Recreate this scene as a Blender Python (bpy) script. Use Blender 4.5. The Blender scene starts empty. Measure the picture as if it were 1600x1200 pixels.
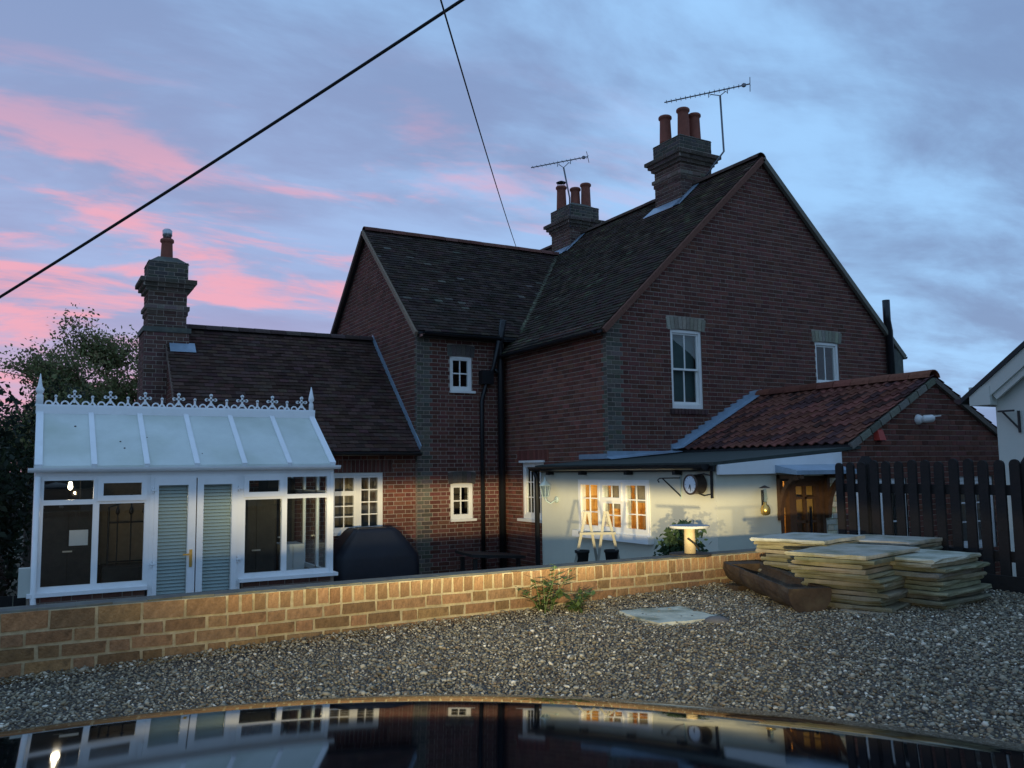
import bpy, math, random
import numpy as np
from mathutils import Vector, Matrix
random.seed(7); rng = np.random.default_rng(7)
scene = bpy.context.scene
COL = scene.collection
# ---------------------------------------------------------------- camera
CAM = Vector((0.0, 0.0, 2.1))
def build_camera():
    pitch, roll, yaw = 0.09943, -0.01332, 0.51481
    fwd = Vector((math.sin(yaw)*math.cos(pitch), math.cos(yaw)*math.cos(pitch), math.sin(pitch)))
    r0 = Vector((math.cos(yaw), -math.sin(yaw), 0)); u0 = r0.cross(fwd)
    r = math.cos(roll)*r0 + math.sin(roll)*u0; u = -math.sin(roll)*r0 + math.cos(roll)*u0
    cd = bpy.data.cameras.new('camera'); co = bpy.data.objects.new('camera', cd); COL.objects.link(co)
    m = Matrix((r, u, -fwd)).transposed().to_4x4(); m.translation = CAM
    co.matrix_world = m
    cd.sensor_width = 36.0; cd.sensor_fit = 'HORIZONTAL'; cd.lens = 36.0*1329.6/1600.0
    cd.clip_start = 0.02; cd.clip_end = 3000
    scene.camera = co
    return fwd, r, u
FWD, RGT, UPV = build_camera()
def pixel(P):
    d = Vector(P)-CAM; w = d.dot(FWD)
    if w < 0.05: return (-9999, -9999, w)
    return (800+1329.6*d.dot(RGT)/w, 600-1329.6*d.dot(UPV)/w, w)
# ---------------------------------------------------------------- world: dusk sky with lit cloud
def build_world():
    w = bpy.data.worlds.new('World'); scene.world = w; w.use_nodes = True
    nt = w.node_tree; N = nt.nodes; L = nt.links; N.clear()
    out = N.new('ShaderNodeOutputWorld'); bg = N.new('ShaderNodeBackground'); L.new(bg.outputs[0], out.inputs[0])
    tc = N.new('ShaderNodeTexCoord'); sep = N.new('ShaderNodeSeparateXYZ'); L.new(tc.outputs['Generated'], sep.inputs[0])
    def math_(op, a, b=None, clamp=False):
        n = N.new('ShaderNodeMath'); n.operation = op; n.use_clamp = clamp
        for i, v in enumerate((a, b)):
            if v is None: continue
            if isinstance(v, (int, float)): n.inputs[i].default_value = v
            else: L.new(v, n.inputs[i])
        return n.outputs[0]
    def mr(v, a, b, c=0.0, d=1.0):
        n = N.new('ShaderNodeMapRange'); n.interpolation_type = 'SMOOTHSTEP'
        L.new(v, n.inputs[0]); n.inputs[1].default_value = a; n.inputs[2].default_value = b
        n.inputs[3].default_value = c; n.inputs[4].default_value = d
        return n.outputs[0]
    def mix(f, a, b):
        n = N.new('ShaderNodeMix'); n.data_type = 'RGBA'
        if isinstance(f, (int, float)): n.inputs[0].default_value = f
        else: L.new(f, n.inputs[0])
        for k, v in ((6, a), (7, b)):
            if isinstance(v, tuple): n.inputs[k].default_value = (*v, 1)
            else: L.new(v, n.inputs[k])
        return n.outputs[2]
    dz = math_('MAXIMUM', sep.outputs[2], 0.0)
    den = math_('ADD', dz, 0.16)
    cx = math_('DIVIDE', sep.outputs[0], den); cy = math_('DIVIDE', sep.outputs[1], den)
    cmb = N.new('ShaderNodeCombineXYZ'); L.new(cx, cmb.inputs[0]); L.new(cy, cmb.inputs[1])
    def noise(scale, rot, sx, sy, loc, detail=6, rough=.55, dist=.4):
        mp = N.new('ShaderNodeMapping'); L.new(cmb.outputs[0], mp.inputs[0])
        mp.inputs['Rotation'].default_value = (0, 0, math.radians(rot)); mp.inputs['Scale'].default_value = (sx, sy, 1)
        mp.inputs['Location'].default_value = loc
        n = N.new('ShaderNodeTexNoise'); L.new(mp.outputs[0], n.inputs['Vector'])
        n.inputs['Scale'].default_value = scale; n.inputs['Detail'].default_value = detail
        n.inputs['Roughness'].default_value = rough; n.inputs['Distortion'].default_value = dist
        return n.outputs['Fac']
    n1 = noise(1.25, 40, .6, 1.0, (3.1, 1.7, 0))
    n2 = noise(3.4, 35, .55, 1.0, (8.3, 2.2, 0), 6, .62, .3)
    big = math_('ADD', math_('MULTIPLY', n1, .7), math_('MULTIPLY', n2, .3))
    body = mix(mr(big, .40, .61), (.20, .31, .545), (.335, .605, .97))
    # clear dusk air showing between the clouds
    sky = N.new('ShaderNodeTexSky'); sky.sky_type = 'NISHITA'; sky.sun_disc = False
    sky.sun_elevation = math.radians(0.5); sky.sun_rotation = math.radians(-20)
    sc = N.new('ShaderNodeMix'); sc.data_type = 'RGBA'; sc.blend_type = 'ADD'; sc.inputs[0].default_value = .05
    L.new(body, sc.inputs[6]); L.new(sky.outputs[0], sc.inputs[7])
    # how far towards the place where the sun went down
    hl = math_('SQRT', math_('ADD', math_('MULTIPLY', sep.outputs[0], sep.outputs[0]), math_('MULTIPLY', sep.outputs[1], sep.outputs[1])))
    sd = (math.sin(math.radians(-18)), math.cos(math.radians(-18)))
    dot = math_('DIVIDE', math_('ADD', math_('MULTIPLY', sep.outputs[0], sd[0]), math_('MULTIPLY', sep.outputs[1], sd[1])), math_('MAXIMUM', hl, .001))
    side = mr(dot, .30, .92)
    low = mr(sep.outputs[2], .47, .24)
    lil = mix(math_('MULTIPLY', math_('MULTIPLY', side, .72), mr(sep.outputs[2], .62, .10)), sc.outputs[2], (.36, .37, .62))
    n3 = noise(1.7, 28, .55, 1.15, (1.4, 6.3, 0), 7, .58, .7)
    n4 = noise(4.2, 30, .5, 1.1, (4.4, 0.3, 0), 5, .6, .5)
    st = math_('ADD', math_('MULTIPLY', n3, .6), math_('MULTIPLY', n4, .4))
    thr = mr(st, .48, .60)
    side2 = mr(dot, .44, .80)
    pk = math_('MULTIPLY', math_('MULTIPLY', thr, side2), low, True)
    c1 = mix(math_('MULTIPLY', pk, .78), lil, (1.0, .42, .49))
    hz = math_('MULTIPLY', mr(sep.outputs[2], .20, .02), mr(dot, .55, .98))
    c2 = mix(math_('MULTIPLY', hz, .6), c1, (.95, .40, .46))
    L.new(c2, bg.inputs[0]); bg.inputs[1].default_value = 1.0
build_world()
# the last of the sun below the cloud, hardly any light
sd_ = bpy.data.lights.new('sun', 'SUN'); so_ = bpy.data.objects.new('sun', sd_); COL.objects.link(so_)
sd_.energy = .05; sd_.angle = math.radians(20); sd_.color = (1, .72, .62)
so_.rotation_euler = Vector((-.3, .95, .12)).to_track_quat('Z', 'Y').to_euler()
so_.location = (0, 60, 40)
scene.view_settings.view_transform = 'Standard'; scene.view_settings.look = 'None'
scene.view_settings.exposure = 0.0; scene.view_settings.gamma = 1.0
scene.cycles.max_bounces = 6; scene.cycles.transparent_max_bounces = 12
scene.cycles.use_denoising = True

# ---------------------------------------------------------------- helpers
def V(*a): return Vector(a)
class MB:
    def __init__(s): s.v = []; s.f = []; s.c = []
    def face(s, pts, col=(1, 1, 1)):
        k = len(s.v); s.v += [tuple(p) for p in pts]; s.f.append(tuple(range(k, k+len(pts)))); s.c.append(col)
    def mesh(s, verts, faces, col=(1, 1, 1)):
        k = len(s.v); s.v += [tuple(p) for p in verts]
        for f in faces: s.f.append(tuple(i+k for i in f)); s.c.append(col)
    def box(s, a, b, col=(1, 1, 1)):
        x0, y0, z0 = a; x1, y1, z1 = b
        s.mesh([(x0,y0,z0),(x1,y0,z0),(x1,y1,z0),(x0,y1,z0),(x0,y0,z1),(x1,y0,z1),(x1,y1,z1),(x0,y1,z1)],
               [(0,3,2,1),(4,5,6,7),(0,1,5,4),(1,2,6,5),(2,3,7,6),(3,0,4,7)], col)
    def hexa(s, p, col=(1, 1, 1)):   # 4 bottom points, 4 top points
        s.mesh(p, [(0,3,2,1),(4,5,6,7),(0,1,5,4),(1,2,6,5),(2,3,7,6),(3,0,4,7)], col)
    def bar(s, p0, p1, w, h, col=(1, 1, 1), up=V(0, 0, 1)):
        p0, p1 = Vector(p0), Vector(p1); d = (p1-p0).normalized(); sx = d.cross(up)
        if sx.length < 1e-4: sx = d.cross(V(0, 1, 0))
        sx.normalize(); sz = sx.cross(d)
        q = []
        for zz in (-h/2, h/2):
            for (p, xx) in ((p0, -w/2), (p0, w/2), (p1, w/2), (p1, -w/2)): q.append(p+sx*xx+sz*zz)
        s.hexa(q, col)
    def tube(s, pts, rad, n=8, col=(1, 1, 1), caps=True):
        pts = [Vector(p) for p in pts]
        if not isinstance(rad, (list, tuple)): rad = [rad]*len(pts)
        k = len(s.v); ref = None
        for i, p in enumerate(pts):
            d = (pts[min(i+1, len(pts)-1)]-pts[max(i-1, 0)]).normalized()
            if ref is None:
                ref = d.cross(V(0, 0, 1))
                if ref.length < 1e-3: ref = d.cross(V(0, 1, 0))
            ref = (ref-d*ref.dot(d)).normalized(); b = d.cross(ref)
            for j in range(n):
                a = 2*math.pi*j/n; s.v.append(tuple(p+(ref*math.cos(a)+b*math.sin(a))*rad[i]))
        for i in range(len(pts)-1):
            for j in range(n):
                s.f.append((k+i*n+j, k+i*n+(j+1) % n, k+(i+1)*n+(j+1) % n, k+(i+1)*n+j)); s.c.append(col)
        if caps:
            s.f.append(tuple(k+j for j in reversed(range(n)))); s.c.append(col)
            s.f.append(tuple(k+(len(pts)-1)*n+j for j in range(n))); s.c.append(col)
    def lathe(s, prof, base, axis=V(0, 0, 1), n=16, col=(1, 1, 1)):   # prof = [(radius, height)]
        base = Vector(base); axis = Vector(axis).normalized(); e1 = axis.cross(V(0, 0, 1))
        if e1.length < 1e-3: e1 = V(1, 0, 0)
        e1.normalize(); e2 = axis.cross(e1); k = len(s.v); m = len(prof)
        for r, h in prof:
            for j in range(n):
                a = 2*math.pi*j/n; s.v.append(tuple(base+axis*h+(e1*math.cos(a)+e2*math.sin(a))*max(r, .0005)))
        for i in range(m-1):
            for j in range(n): s.f.append((k+i*n+j, k+i*n+(j+1) % n, k+(i+1)*n+(j+1) % n, k+(i+1)*n+j)); s.c.append(col)
        s.f.append(tuple(k+j for j in reversed(range(n)))); s.c.append(col); s.f.append(tuple(k+(m-1)*n+j for j in range(n))); s.c.append(col)
MESHC = {}
def to_mesh(mb, name, mat, smooth=False):
    me = bpy.data.meshes.new(name); me.from_pydata(mb.v, [], mb.f)
    if any(c != (1, 1, 1) for c in mb.c):
        ca = me.color_attributes.new('col', 'FLOAT_COLOR', 'CORNER')
        tot = np.array([p.loop_total for p in me.polygons]); cc = np.array([(*c, 1) for c in mb.c], np.float32)
        ca.data.foreach_set('color', np.repeat(cc, tot, axis=0).ravel())
    if mat: me.materials.append(mat)
    if smooth: me.polygons.foreach_set('use_smooth', [True]*len(me.polygons))
    me.update(); return me
WL = {}
def link(o, parent, world=V(0, 0, 0)):
    COL.objects.link(o); WL[o.name] = Vector(world)
    if parent: o.parent = parent; o.location = Vector(world)-WL[parent.name]
    else: o.location = world
    return o
def obj(name, mb, mat, parent=None, smooth=False, kind=None, label=None):
    o = bpy.data.objects.new(name, to_mesh(mb, name, mat, smooth)); link(o, parent)
    if kind: o['kind'] = kind
    if label: o['label'] = label
    return o
def tag(o, label, cat, group=None):
    o['label'] = label; o['category'] = cat; o['kind'] = 'thing'
    if group: o['group'] = group
    return o
def thing(name, label, cat, loc=(0, 0, 0), group=None):
    o = bpy.data.objects.new(name, None); o.empty_display_size = .2; link(o, None, loc); return tag(o, label, cat, group)
def place(name, me, parent, loc, rot=None):
    o = bpy.data.objects.new(name, me); link(o, parent, loc)
    if rot is not None: o.rotation_euler = rot
    return o
# ---------------------------------------------------------------- materials
def pmat(name, col=(.5, .5, .5), rough=.8, var=.18, scale=9., bump=.0, bscale=60., attr=False, metal=0., coat=0., spec=.4, stain=None, trans=0.):
    m = bpy.data.materials.new(name); m.use_nodes = True; nt = m.node_tree; N = nt.nodes; L = nt.links
    b = N['Principled BSDF']; b.inputs['Roughness'].default_value = rough; b.inputs['Metallic'].default_value = metal
    b.inputs['Coat Weight'].default_value = coat; b.inputs['Coat Roughness'].default_value = .03; b.inputs['Specular IOR Level'].default_value = spec
    tc = N.new('ShaderNodeTexCoord'); nz = N.new('ShaderNodeTexNoise'); L.new(tc.outputs['Object'], nz.inputs['Vector'])
    nz.inputs['Scale'].default_value = scale; nz.inputs['Detail'].default_value = 6; nz.inputs['Roughness'].default_value = .65
    mr = N.new('ShaderNodeMapRange'); L.new(nz.outputs['Fac'], mr.inputs[0]); mr.inputs[1].default_value = .25; mr.inputs[2].default_value = .75
    mr.inputs[3].default_value = 1-var; mr.inputs[4].default_value = 1+var
    mx = N.new('ShaderNodeMix'); mx.data_type = 'RGBA'; mx.blend_type = 'MULTIPLY'; mx.inputs[0].default_value = 1.0
    if attr:
        at = N.new('ShaderNodeAttribute'); at.attribute_name = 'col'; L.new(at.outputs['Color'], mx.inputs[6])
    else: mx.inputs[6].default_value = (*col, 1)
    L.new(mr.outputs[0], mx.inputs[7])
    res = mx.outputs[2]
    if stain:
        n2 = N.new('ShaderNodeTexNoise'); L.new(tc.outputs['Object'], n2.inputs['Vector']); n2.inputs['Scale'].default_value = stain[1]; n2.inputs['Detail'].default_value = 8
        r2 = N.new('ShaderNodeMapRange'); L.new(n2.outputs['Fac'], r2.inputs[0]); r2.inputs[1].default_value = stain[2]; r2.inputs[2].default_value = stain[3]; r2.inputs[4].default_value = stain[4]
        m2 = N.new('ShaderNodeMix'); m2.data_type = 'RGBA'; L.new(r2.outputs[0], m2.inputs[0]); L.new(res, m2.inputs[6]); m2.inputs[7].default_value = (*stain[0], 1)
        res = m2.outputs[2]
    L.new(res, b.inputs['Base Color'])
    if bump:
        n3 = N.new('ShaderNodeTexNoise'); L.new(tc.outputs['Object'], n3.inputs['Vector']); n3.inputs['Scale'].default_value = bscale; n3.inputs['Detail'].default_value = 5
        bp = N.new('ShaderNodeBump'); bp.inputs['Strength'].default_value = bump; bp.inputs['Distance'].default_value = .01
        L.new(n3.outputs['Fac'], bp.inputs['Height']); L.new(bp.outputs[0], b.inputs['Normal'])
    if trans:
        tr = N.new('ShaderNodeBsdfTranslucent'); L.new(res, tr.inputs[0]); ms = N.new('ShaderNodeMixShader'); ms.inputs[0].default_value = trans
        L.new(b.outputs[0], ms.inputs[1]); L.new(tr.outputs[0], ms.inputs[2]); L.new(ms.outputs[0], N['Material Output'].inputs[0])
    return m
def glassmat(name, tint=(.85, .9, .9), extra=.03):
    m = bpy.data.materials.new(name); m.use_nodes = True; nt = m.node_tree; N = nt.nodes; L = nt.links
    N.remove(N['Principled BSDF'])
    t = N.new('ShaderNodeBsdfTransparent'); t.inputs[0].default_value = (*tint, 1)
    g = N.new('ShaderNodeBsdfGlossy'); g.inputs['Roughness'].default_value = .01; g.inputs[0].default_value = (.9, .9, .9, 1)
    fr = N.new('ShaderNodeLayerWeight'); fr.inputs[0].default_value = .5
    pw = N.new('ShaderNodeMath'); pw.operation = 'POWER'; L.new(fr.outputs['Facing'], pw.inputs[0]); pw.inputs[1].default_value = 5.
    ad = N.new('ShaderNodeMath'); ad.operation = 'MULTIPLY_ADD'; L.new(pw.outputs[0], ad.inputs[0]); ad.inputs[1].default_value = .92; ad.inputs[2].default_value = .045+extra; ad.use_clamp = True
    nz = N.new('ShaderNodeTexNoise'); nz.inputs['Scale'].default_value = 2.; bp = N.new('ShaderNodeBump'); bp.inputs['Strength'].default_value = .03; bp.inputs['Distance'].default_value = .02
    tc = N.new('ShaderNodeTexCoord'); L.new(tc.outputs['Object'], nz.inputs['Vector']); L.new(nz.outputs['Fac'], bp.inputs['Height']); L.new(bp.outputs[0], g.inputs['Normal'])
    ms = N.new('ShaderNodeMixShader'); L.new(ad.outputs[0], ms.inputs[0]); L.new(t.outputs[0], ms.inputs[1]); L.new(g.outputs[0], ms.inputs[2])
    L.new(ms.outputs[0], N['Material Output'].inputs[0]); return m
def emat(name, col, s):
    m = bpy.data.materials.new(name); m.use_nodes = True; N = m.node_tree.nodes; b = N['Principled BSDF']
    b.inputs['Base Color'].default_value = (*col, 1); b.inputs['Emission Color'].default_value = (*col, 1); b.inputs['Emission Strength'].default_value = s
    return m
MT = dict(
    brick=pmat('brick', rough=.9, var=.28, scale=38, bump=.35, bscale=120, attr=True, spec=.2),
    wallbrick=pmat('wallbrick', rough=.92, var=.38, scale=30, bump=.9, bscale=75, attr=True, spec=.15, stain=((.075, .05, .03), 16., .56, .70, .65)),
    mortar=pmat('mortar', (.34, .285, .24), .95, .25, 20, .3, 90, spec=.1),
    mortar_pale=pmat('mortar_pale', (.37, .32, .21), .95, .3, 20, .6, 60, spec=.1, stain=((.20, .17, .11), 7., .5, .72, .6)),
    tile=pmat('tile', rough=.95, var=.3, scale=22, bump=.3, bscale=70, attr=True, spec=.06),
    felt=pmat('felt', (.035, .045, .04), .9, .3, 5, .2, 40),
    deck=pmat('deck', (.03, .03, .032), .9, .2),
    lead=pmat('lead', (.28, .37, .46), .40, .2, 6, .1, 20, metal=.3, spec=.5),
    upvc=pmat('upvc', (.80, .82, .83), .35, .05, 3, spec=.5, stain=((.55, .58, .55), 5., .58, .8, .35)),
    paintw=pmat('paintw', (.80, .79, .75), .45, .06, 5, .05, 30),
    render=pmat('render', (.58, .575, .47), .85, .07, 1.6, .15, 40, stain=((.48, .47, .39), 1.2, .55, .8, .35)),
    neigh=pmat('neigh', (.50, .52, .47), .85, .07, 1.5, .15, 30),
    black=pmat('black', (.012, .013, .015), .35, .2, 10),
    pot=pmat('pot', (.22, .07, .045), .8, .25, 6, .1, 30),
    chim_cap=pmat('chim_cap', (.085, .09, .08), .95, .35, 7, .5, 18, stain=((.16, .17, .12), 9., .5, .75, .6)),
    steel=pmat('steel', (.45, .46, .48), .35, .15, 10, metal=.9),
    alu=pmat('alu', (.16, .17, .19), .45, .1, 10, metal=.6),
    poly=pmat('poly', (.68, .73, .68), .32, .10, 2.4, spec=.5, trans=.12, stain=((.45, .51, .40), 1.3, .45, .75, .7)),
    glass=glassmat('glass'),
    blind=pmat('blind', (.50, .58, .56), .5, .05, 4),
    brass=pmat('brass', (.75, .48, .14), .3, .1, 10, metal=.9),
    dark=pmat('dark', (.03, .028, .027), .7, .3, 4),
    fence=pmat('fence', (.010, .009, .009), .85, .35, 14, .3, 50, stain=((.020, .013, .011), 5., .5, .75, .6)),
    log=pmat('log', (.055, .036, .022), .9, .45, 14, .8, 22, stain=((.11, .085, .05), 8., .5, .75, .7)),
    slab=pmat('slab', (.40, .36, .25), .85, .3, 9, .8, 22, attr=True, stain=((.13, .135, .07), 5., .45, .7, .75)),
    stone=pmat('stone', rough=.75, var=.25, scale=60, attr=True, spec=.35),
    gravelbed=pmat('gravelbed', (.10, .092, .08), .95, .5, 45, .8, 60),
    patio=pmat('patio', (.14, .13, .12), .9, .2, 4, .2, 30),
    earth=pmat('earth', (.05, .06, .035), .95, .3, .6, .3, 5),
    bark=pmat('bark', (.055, .042, .032), .95, .3, 20, .5, 30),
    leaf=pmat('leaf', rough=.6, var=.15, scale=5, attr=True, spec=.3, trans=.42),
    cover=pmat('cover', (.010, .012, .020), .5, .2, 6, .25, 14),
    wood=pmat('wood', (.085, .042, .020), .6, .3, 14, .1, 40),
    palewood=pmat('palewood', (.36, .29, .18), .8, .2, 14, .2, 40),
    paintwood=pmat('paintwood', (.27, .26, .21), .7, .15, 12, .1, 40),
    warmwall=pmat('warmwall', (.72, .42, .14), .8, .1, 3),
    cabinet=pmat('cabinet', (.40, .19, .07), .5, .2, 6),
    fabric=pmat('fabric', (.34, .27, .20), .9, .2, 14),
    teal=pmat('teal', (.05, .085, .08), .5, .2, 6),
    whiteobj=pmat('whiteobj', (.75, .76, .75), .5, .05),
    verdi=pmat('verdi', (.42, .52, .50), .5, .15, 12),
    redbox=pmat('redbox', (.40, .045, .03), .5, .1),
    iron=pmat('iron', (.015, .015, .016), .5, .2),
    rubber=pmat('rubber', (.012, .012, .012), .8, .2),
    clockface=pmat('clockface', (.62, .68, .74), .3, .03),
    copper=pmat('copper', (.10, .065, .05), .45, .2, 8, metal=.5),
    flange=pmat('flange', (.30, .31, .32), .8, .15, 8),
    paint=pmat('paint', (.003, .004, .006), .035, .05, 3, spec=.30),
    lens=glassmat('lens', (.95, .95, .95), .02),
    bulb=emat('bulb', (1., .86, .6), 6.),
    greenstem=pmat('greenstem', (.10, .15, .05), .6, .2),
    plate=pmat('plate', (.7, .7, .66), .4, .03),
)
def vary(c, a=.25, h=.06):
    k = 1+random.uniform(-a, a); return tuple(max(.003, x*k*(1+random.uniform(-h, h))) for x in c)
# ---------------------------------------------------------------- wall planes: P(u, z, d) with d outwards
def plane_y(y): return lambda u, z, d=0: V(u, y-d, z)      # faces -y, u = x
def plane_x(x): return lambda u, z, d=0: V(x-d, u, z)      # faces -x, u = y
def pbox(mb, P, u0, u1, z0, z1, d0, d1, col=(1, 1, 1)):
    mb.hexa([P(u0, z0, d1), P(u1, z0, d1), P(u1, z0, d0), P(u0, z0, d0), P(u0, z1, d1), P(u1, z1, d1), P(u1, z1, d0), P(u0, z1, d0)], col)
RED = (.122, .049, .038); REDL = (.155, .060, .042); GREYB = (.105, .096, .078); CREAM = (.56, .54, .42)
def brick_face(mb, P, a, b, z0, z1, dep, col):
    q = [P(a, z0, 0), P(b, z0, 0), P(b, z1, 0), P(a, z1, 0)]; e = .0025
    o = [P(a+e, z0+e, dep), P(b-e, z0+e, dep), P(b-e, z1-e, dep), P(a+e, z1-e, dep)]
    mb.mesh(q+o, [(4, 5, 6, 7), (0, 1, 5, 4), (1, 2, 6, 5), (2, 3, 7, 6), (3, 0, 4, 7)], col)
def brick_wall(P, z0, z1, ivals, base, quoin=None, solid=None, keep=None):
    """courses of Flemish bond in the intervals ivals(za, zb); returns (bricks mesh, mortar mesh, full bricks)"""
    bm, mm = MB(), MB(); full = []
    k = 0; z = z0
    while z < z1-.02:
        zt = min(z+.075, z1)
        for (u0, u1) in ivals(z, zt):
            if u1-u0 < .02: continue
            mm.face([P(u0, z, 0), P(u1, z, 0), P(u1, zt, 0), P(u0, zt, 0)])
            u = math.floor(u0/.3375)*.3375-.3375 + (.16875 if k % 2 else 0)
            i = 0
            while u < u1:
                w = .215 if i % 2 == 0 else .1025
                a, b = max(u, u0+.002), min(u+w, u1-.002)
                if b-a > .022:
                    c = base
                    if quoin:
                        qc = quoin(.5*(a+b), k)
                        if qc: c = qc
                    col = vary(c, .30, .10)
                    whole = (b-a) > w-.004 and zt-z > .074
                    dep = .007+random.uniform(-.0015, .002)
                    if whole and c is base and keep is not None:
                        full.append((P(.5*(a+b), z+.0375, 0), w, col, dep, (a, b, z)))
                    else: brick_face(bm, P, a, b, z+.005, zt-.005, dep, col)
                u += w+.01; i += 1
        z += .075; k += 1
    return bm, mm, full
UNITB = {}
def unit_brick(axis, w, ci, base):
    key = (axis, w, ci, base)
    if key not in UNITB:
        mb = MB(); P = (lambda u, z, d=0: V(u, -d, z)) if axis == 'y' else (lambda u, z, d=0: V(-d, u, z))
        random.seed(hash((axis, w, ci)) % 999)
        brick_face(mb, P, -w/2, w/2, -.0325, .0325, .0075, vary(base, .32, .10))
        UNITB[key] = to_mesh(mb, 'brick', MT['brick'])
    return UNITB[key]
def lay_full(full, n, axis, P, base, parent, rest):
    full.sort(key=lambda t: (t[0]-CAM).length)
    for i, (c, w, col, dep, (a, b, z)) in enumerate(full):
        if i < n: place('brick', unit_brick(axis, w, random.randrange(9), base), parent, c)
        else: brick_face(rest, P, a, b, z+.005, z+.07, dep, col)
def minus(iv, holes, za, zb):
    out = list(iv)
    for (u0, u1, h0, h1) in holes:
        if zb <= h0+.01 or za >= h1-.01: continue
        nxt = []
        for (a, b) in out:
            if u1 <= a or u0 >= b: nxt.append((a, b)); continue
            if u0 > a: nxt.append((a, u0))
            if u1 < b: nxt.append((u1, b))
        out = nxt
    return out
def reveal(mb, P, u0, u1, z0, z1, depth=.14, col=(1, 1, 1)):
    for (a, b, c, d) in ((u0, u0, z0, z1), (u1, u1, z0, z1)):
        mb.face([P(a, z0, 0), P(a, z1, 0), P(a, z1, -depth), P(a, z0, -depth)], col)
    for zz in (z0, z1): mb.face([P(u0, zz, 0), P(u1, zz, 0), P(u1, zz, -depth), P(u0, zz, -depth)], col)
def soldiers(mb, P, u0, u1, z0, z1, base, dep=.009):
    n = max(1, round((u1-u0)/.075)); s = (u1-u0)/n
    for i in range(n): brick_face(mb, P, u0+i*s+.004, u0+(i+1)*s-.004, z0+.003, z1-.003, dep, vary(base, .25))
def arch(mb, P, u0, u1, z0, h, rise, base, dep=.012, n=None):
    n = n or max(5, round((u1-u0)/.085)); c = .5*(u0+u1); W = (u1-u0)/2
    for i in range(n):
        t0, t1 = -1+2*i/n+.012, -1+2*(i+1)/n-.012
        q = []
        for t, hh in ((t0, 0), (t1, 0), (t1, h), (t0, h)):
            sp = 1+.10*(hh/h); q.append((c+t*W*sp, z0+rise*(1-t*t)+hh))
        lo = [P(a, b, 0) for a, b in q]; hi = [P(a, b, dep) for a, b in q]
        mb.mesh(lo+hi, [(4, 5, 6, 7), (0, 1, 5, 4), (1, 2, 6, 5), (2, 3, 7, 6), (3, 0, 4, 7)], vary(base, .22))
def ring(mb, P, u0, u1, z0, z1, w, d0, d1, wb=None):
    wb = wb or w
    pbox(mb, P, u0, u1, z1-w, z1, d0, d1); pbox(mb, P, u0, u1, z0, z0+wb, d0, d1)
    pbox(mb, P, u0, u0+w, z0+wb, z1-w, d0, d1); pbox(mb, P, u1-w, u1, z0+wb, z1-w, d0, d1)
def light(win, P, u0, u1, z0, z1, nx, nz, w=.05, d0=-.09, d1=-.045, bar=.018, mat='paintw', wb=None):
    """one glazed light of a window: casement with bars, and each pane"""
    mb = MB(); ring(mb, P, u0, u1, z0, z1, w, d0, d1, wb)
    wb = wb or w
    a, b, c, e = u0+w, u1-w, z0+wb, z1-w
    us = [a+(b-a)*i/nx for i in range(nx+1)]; zs = [c+(e-c)*i/nz for i in range(nz+1)]
    for u in us[1:-1]: pbox(mb, P, u-bar/2, u+bar/2, c, e, .5*(d0+d1)-.008, .5*(d0+d1)+.009)
    for z in zs[1:-1]: pbox(mb, P, a, b, z-bar/2, z+bar/2, .5*(d0+d1)-.007, .5*(d0+d1)+.008)
    obj('casement', mb, MT[mat], win)
    for i in range(nx):
        for j in range(nz):
            g = MB(); dd = .5*(d0+d1)
            g.face([P(us[i], zs[j], dd), P(us[i+1], zs[j], dd), P(us[i+1], zs[j+1], dd), P(us[i], zs[j+1], dd)])
            obj('pane', g, MT['glass'], win)
def tile_roof(O, along, up, nrm, rows, gauge, width, lim, base, mat, keep=None, thick=.014, lift=.012, mossy=None):
    """plain tiles in courses; lim(k, slope distance) -> (start, end) along the eave direction"""
    tm = MB(); full = []
    for k in range(rows):
        s0 = k*gauge
        r = lim(k, s0+gauge*.5)
        if not r: continue
        a0, a1 = r; x = math.floor(a0/width)*width + (width/2 if k % 2 else 0) - width
        while x < a1:
            a, b = max(x+.002, a0), min(x+width-.002, a1)
            if b-a > .02:
                col = vary(base, .35, .10)
                if mossy and random.random() < mossy[1]: col = vary(mossy[0], .3)
                j = random.uniform(-.004, .005); jj = random.uniform(-.006, .006)
                c = O+along*(.5*(a+b))+up*s0
                if keep and b-a > width-.006 and lim(k, s0+gauge*.5): full.append((c, j, jj, k))
                else: one_tile(tm, O+up*s0, along, up, nrm, a, b, gauge, thick, lift, col, j, jj)
            x += width
    return tm, full
def one_tile(tm, B, along, up, nrm, a, b, gauge, thick, lift, col, j=0., jj=0.):
    lo, hi = -.006+jj, gauge*1.08
    t0, t1 = lift+thick+j, .006+thick*.3
    p = [B+along*a+up*lo+nrm*t0, B+along*b+up*lo+nrm*(t0+jj*.3), B+along*b+up*hi+nrm*t1, B+along*a+up*hi+nrm*t1]
    q = [B+along*a+up*lo+nrm*(t0-thick), B+along*b+up*lo+nrm*(t0-thick)]
    tm.mesh(p+q, [(0, 1, 2, 3), (4, 5, 1, 0), (4, 0, 3), (1, 5, 2)], col)
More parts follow.
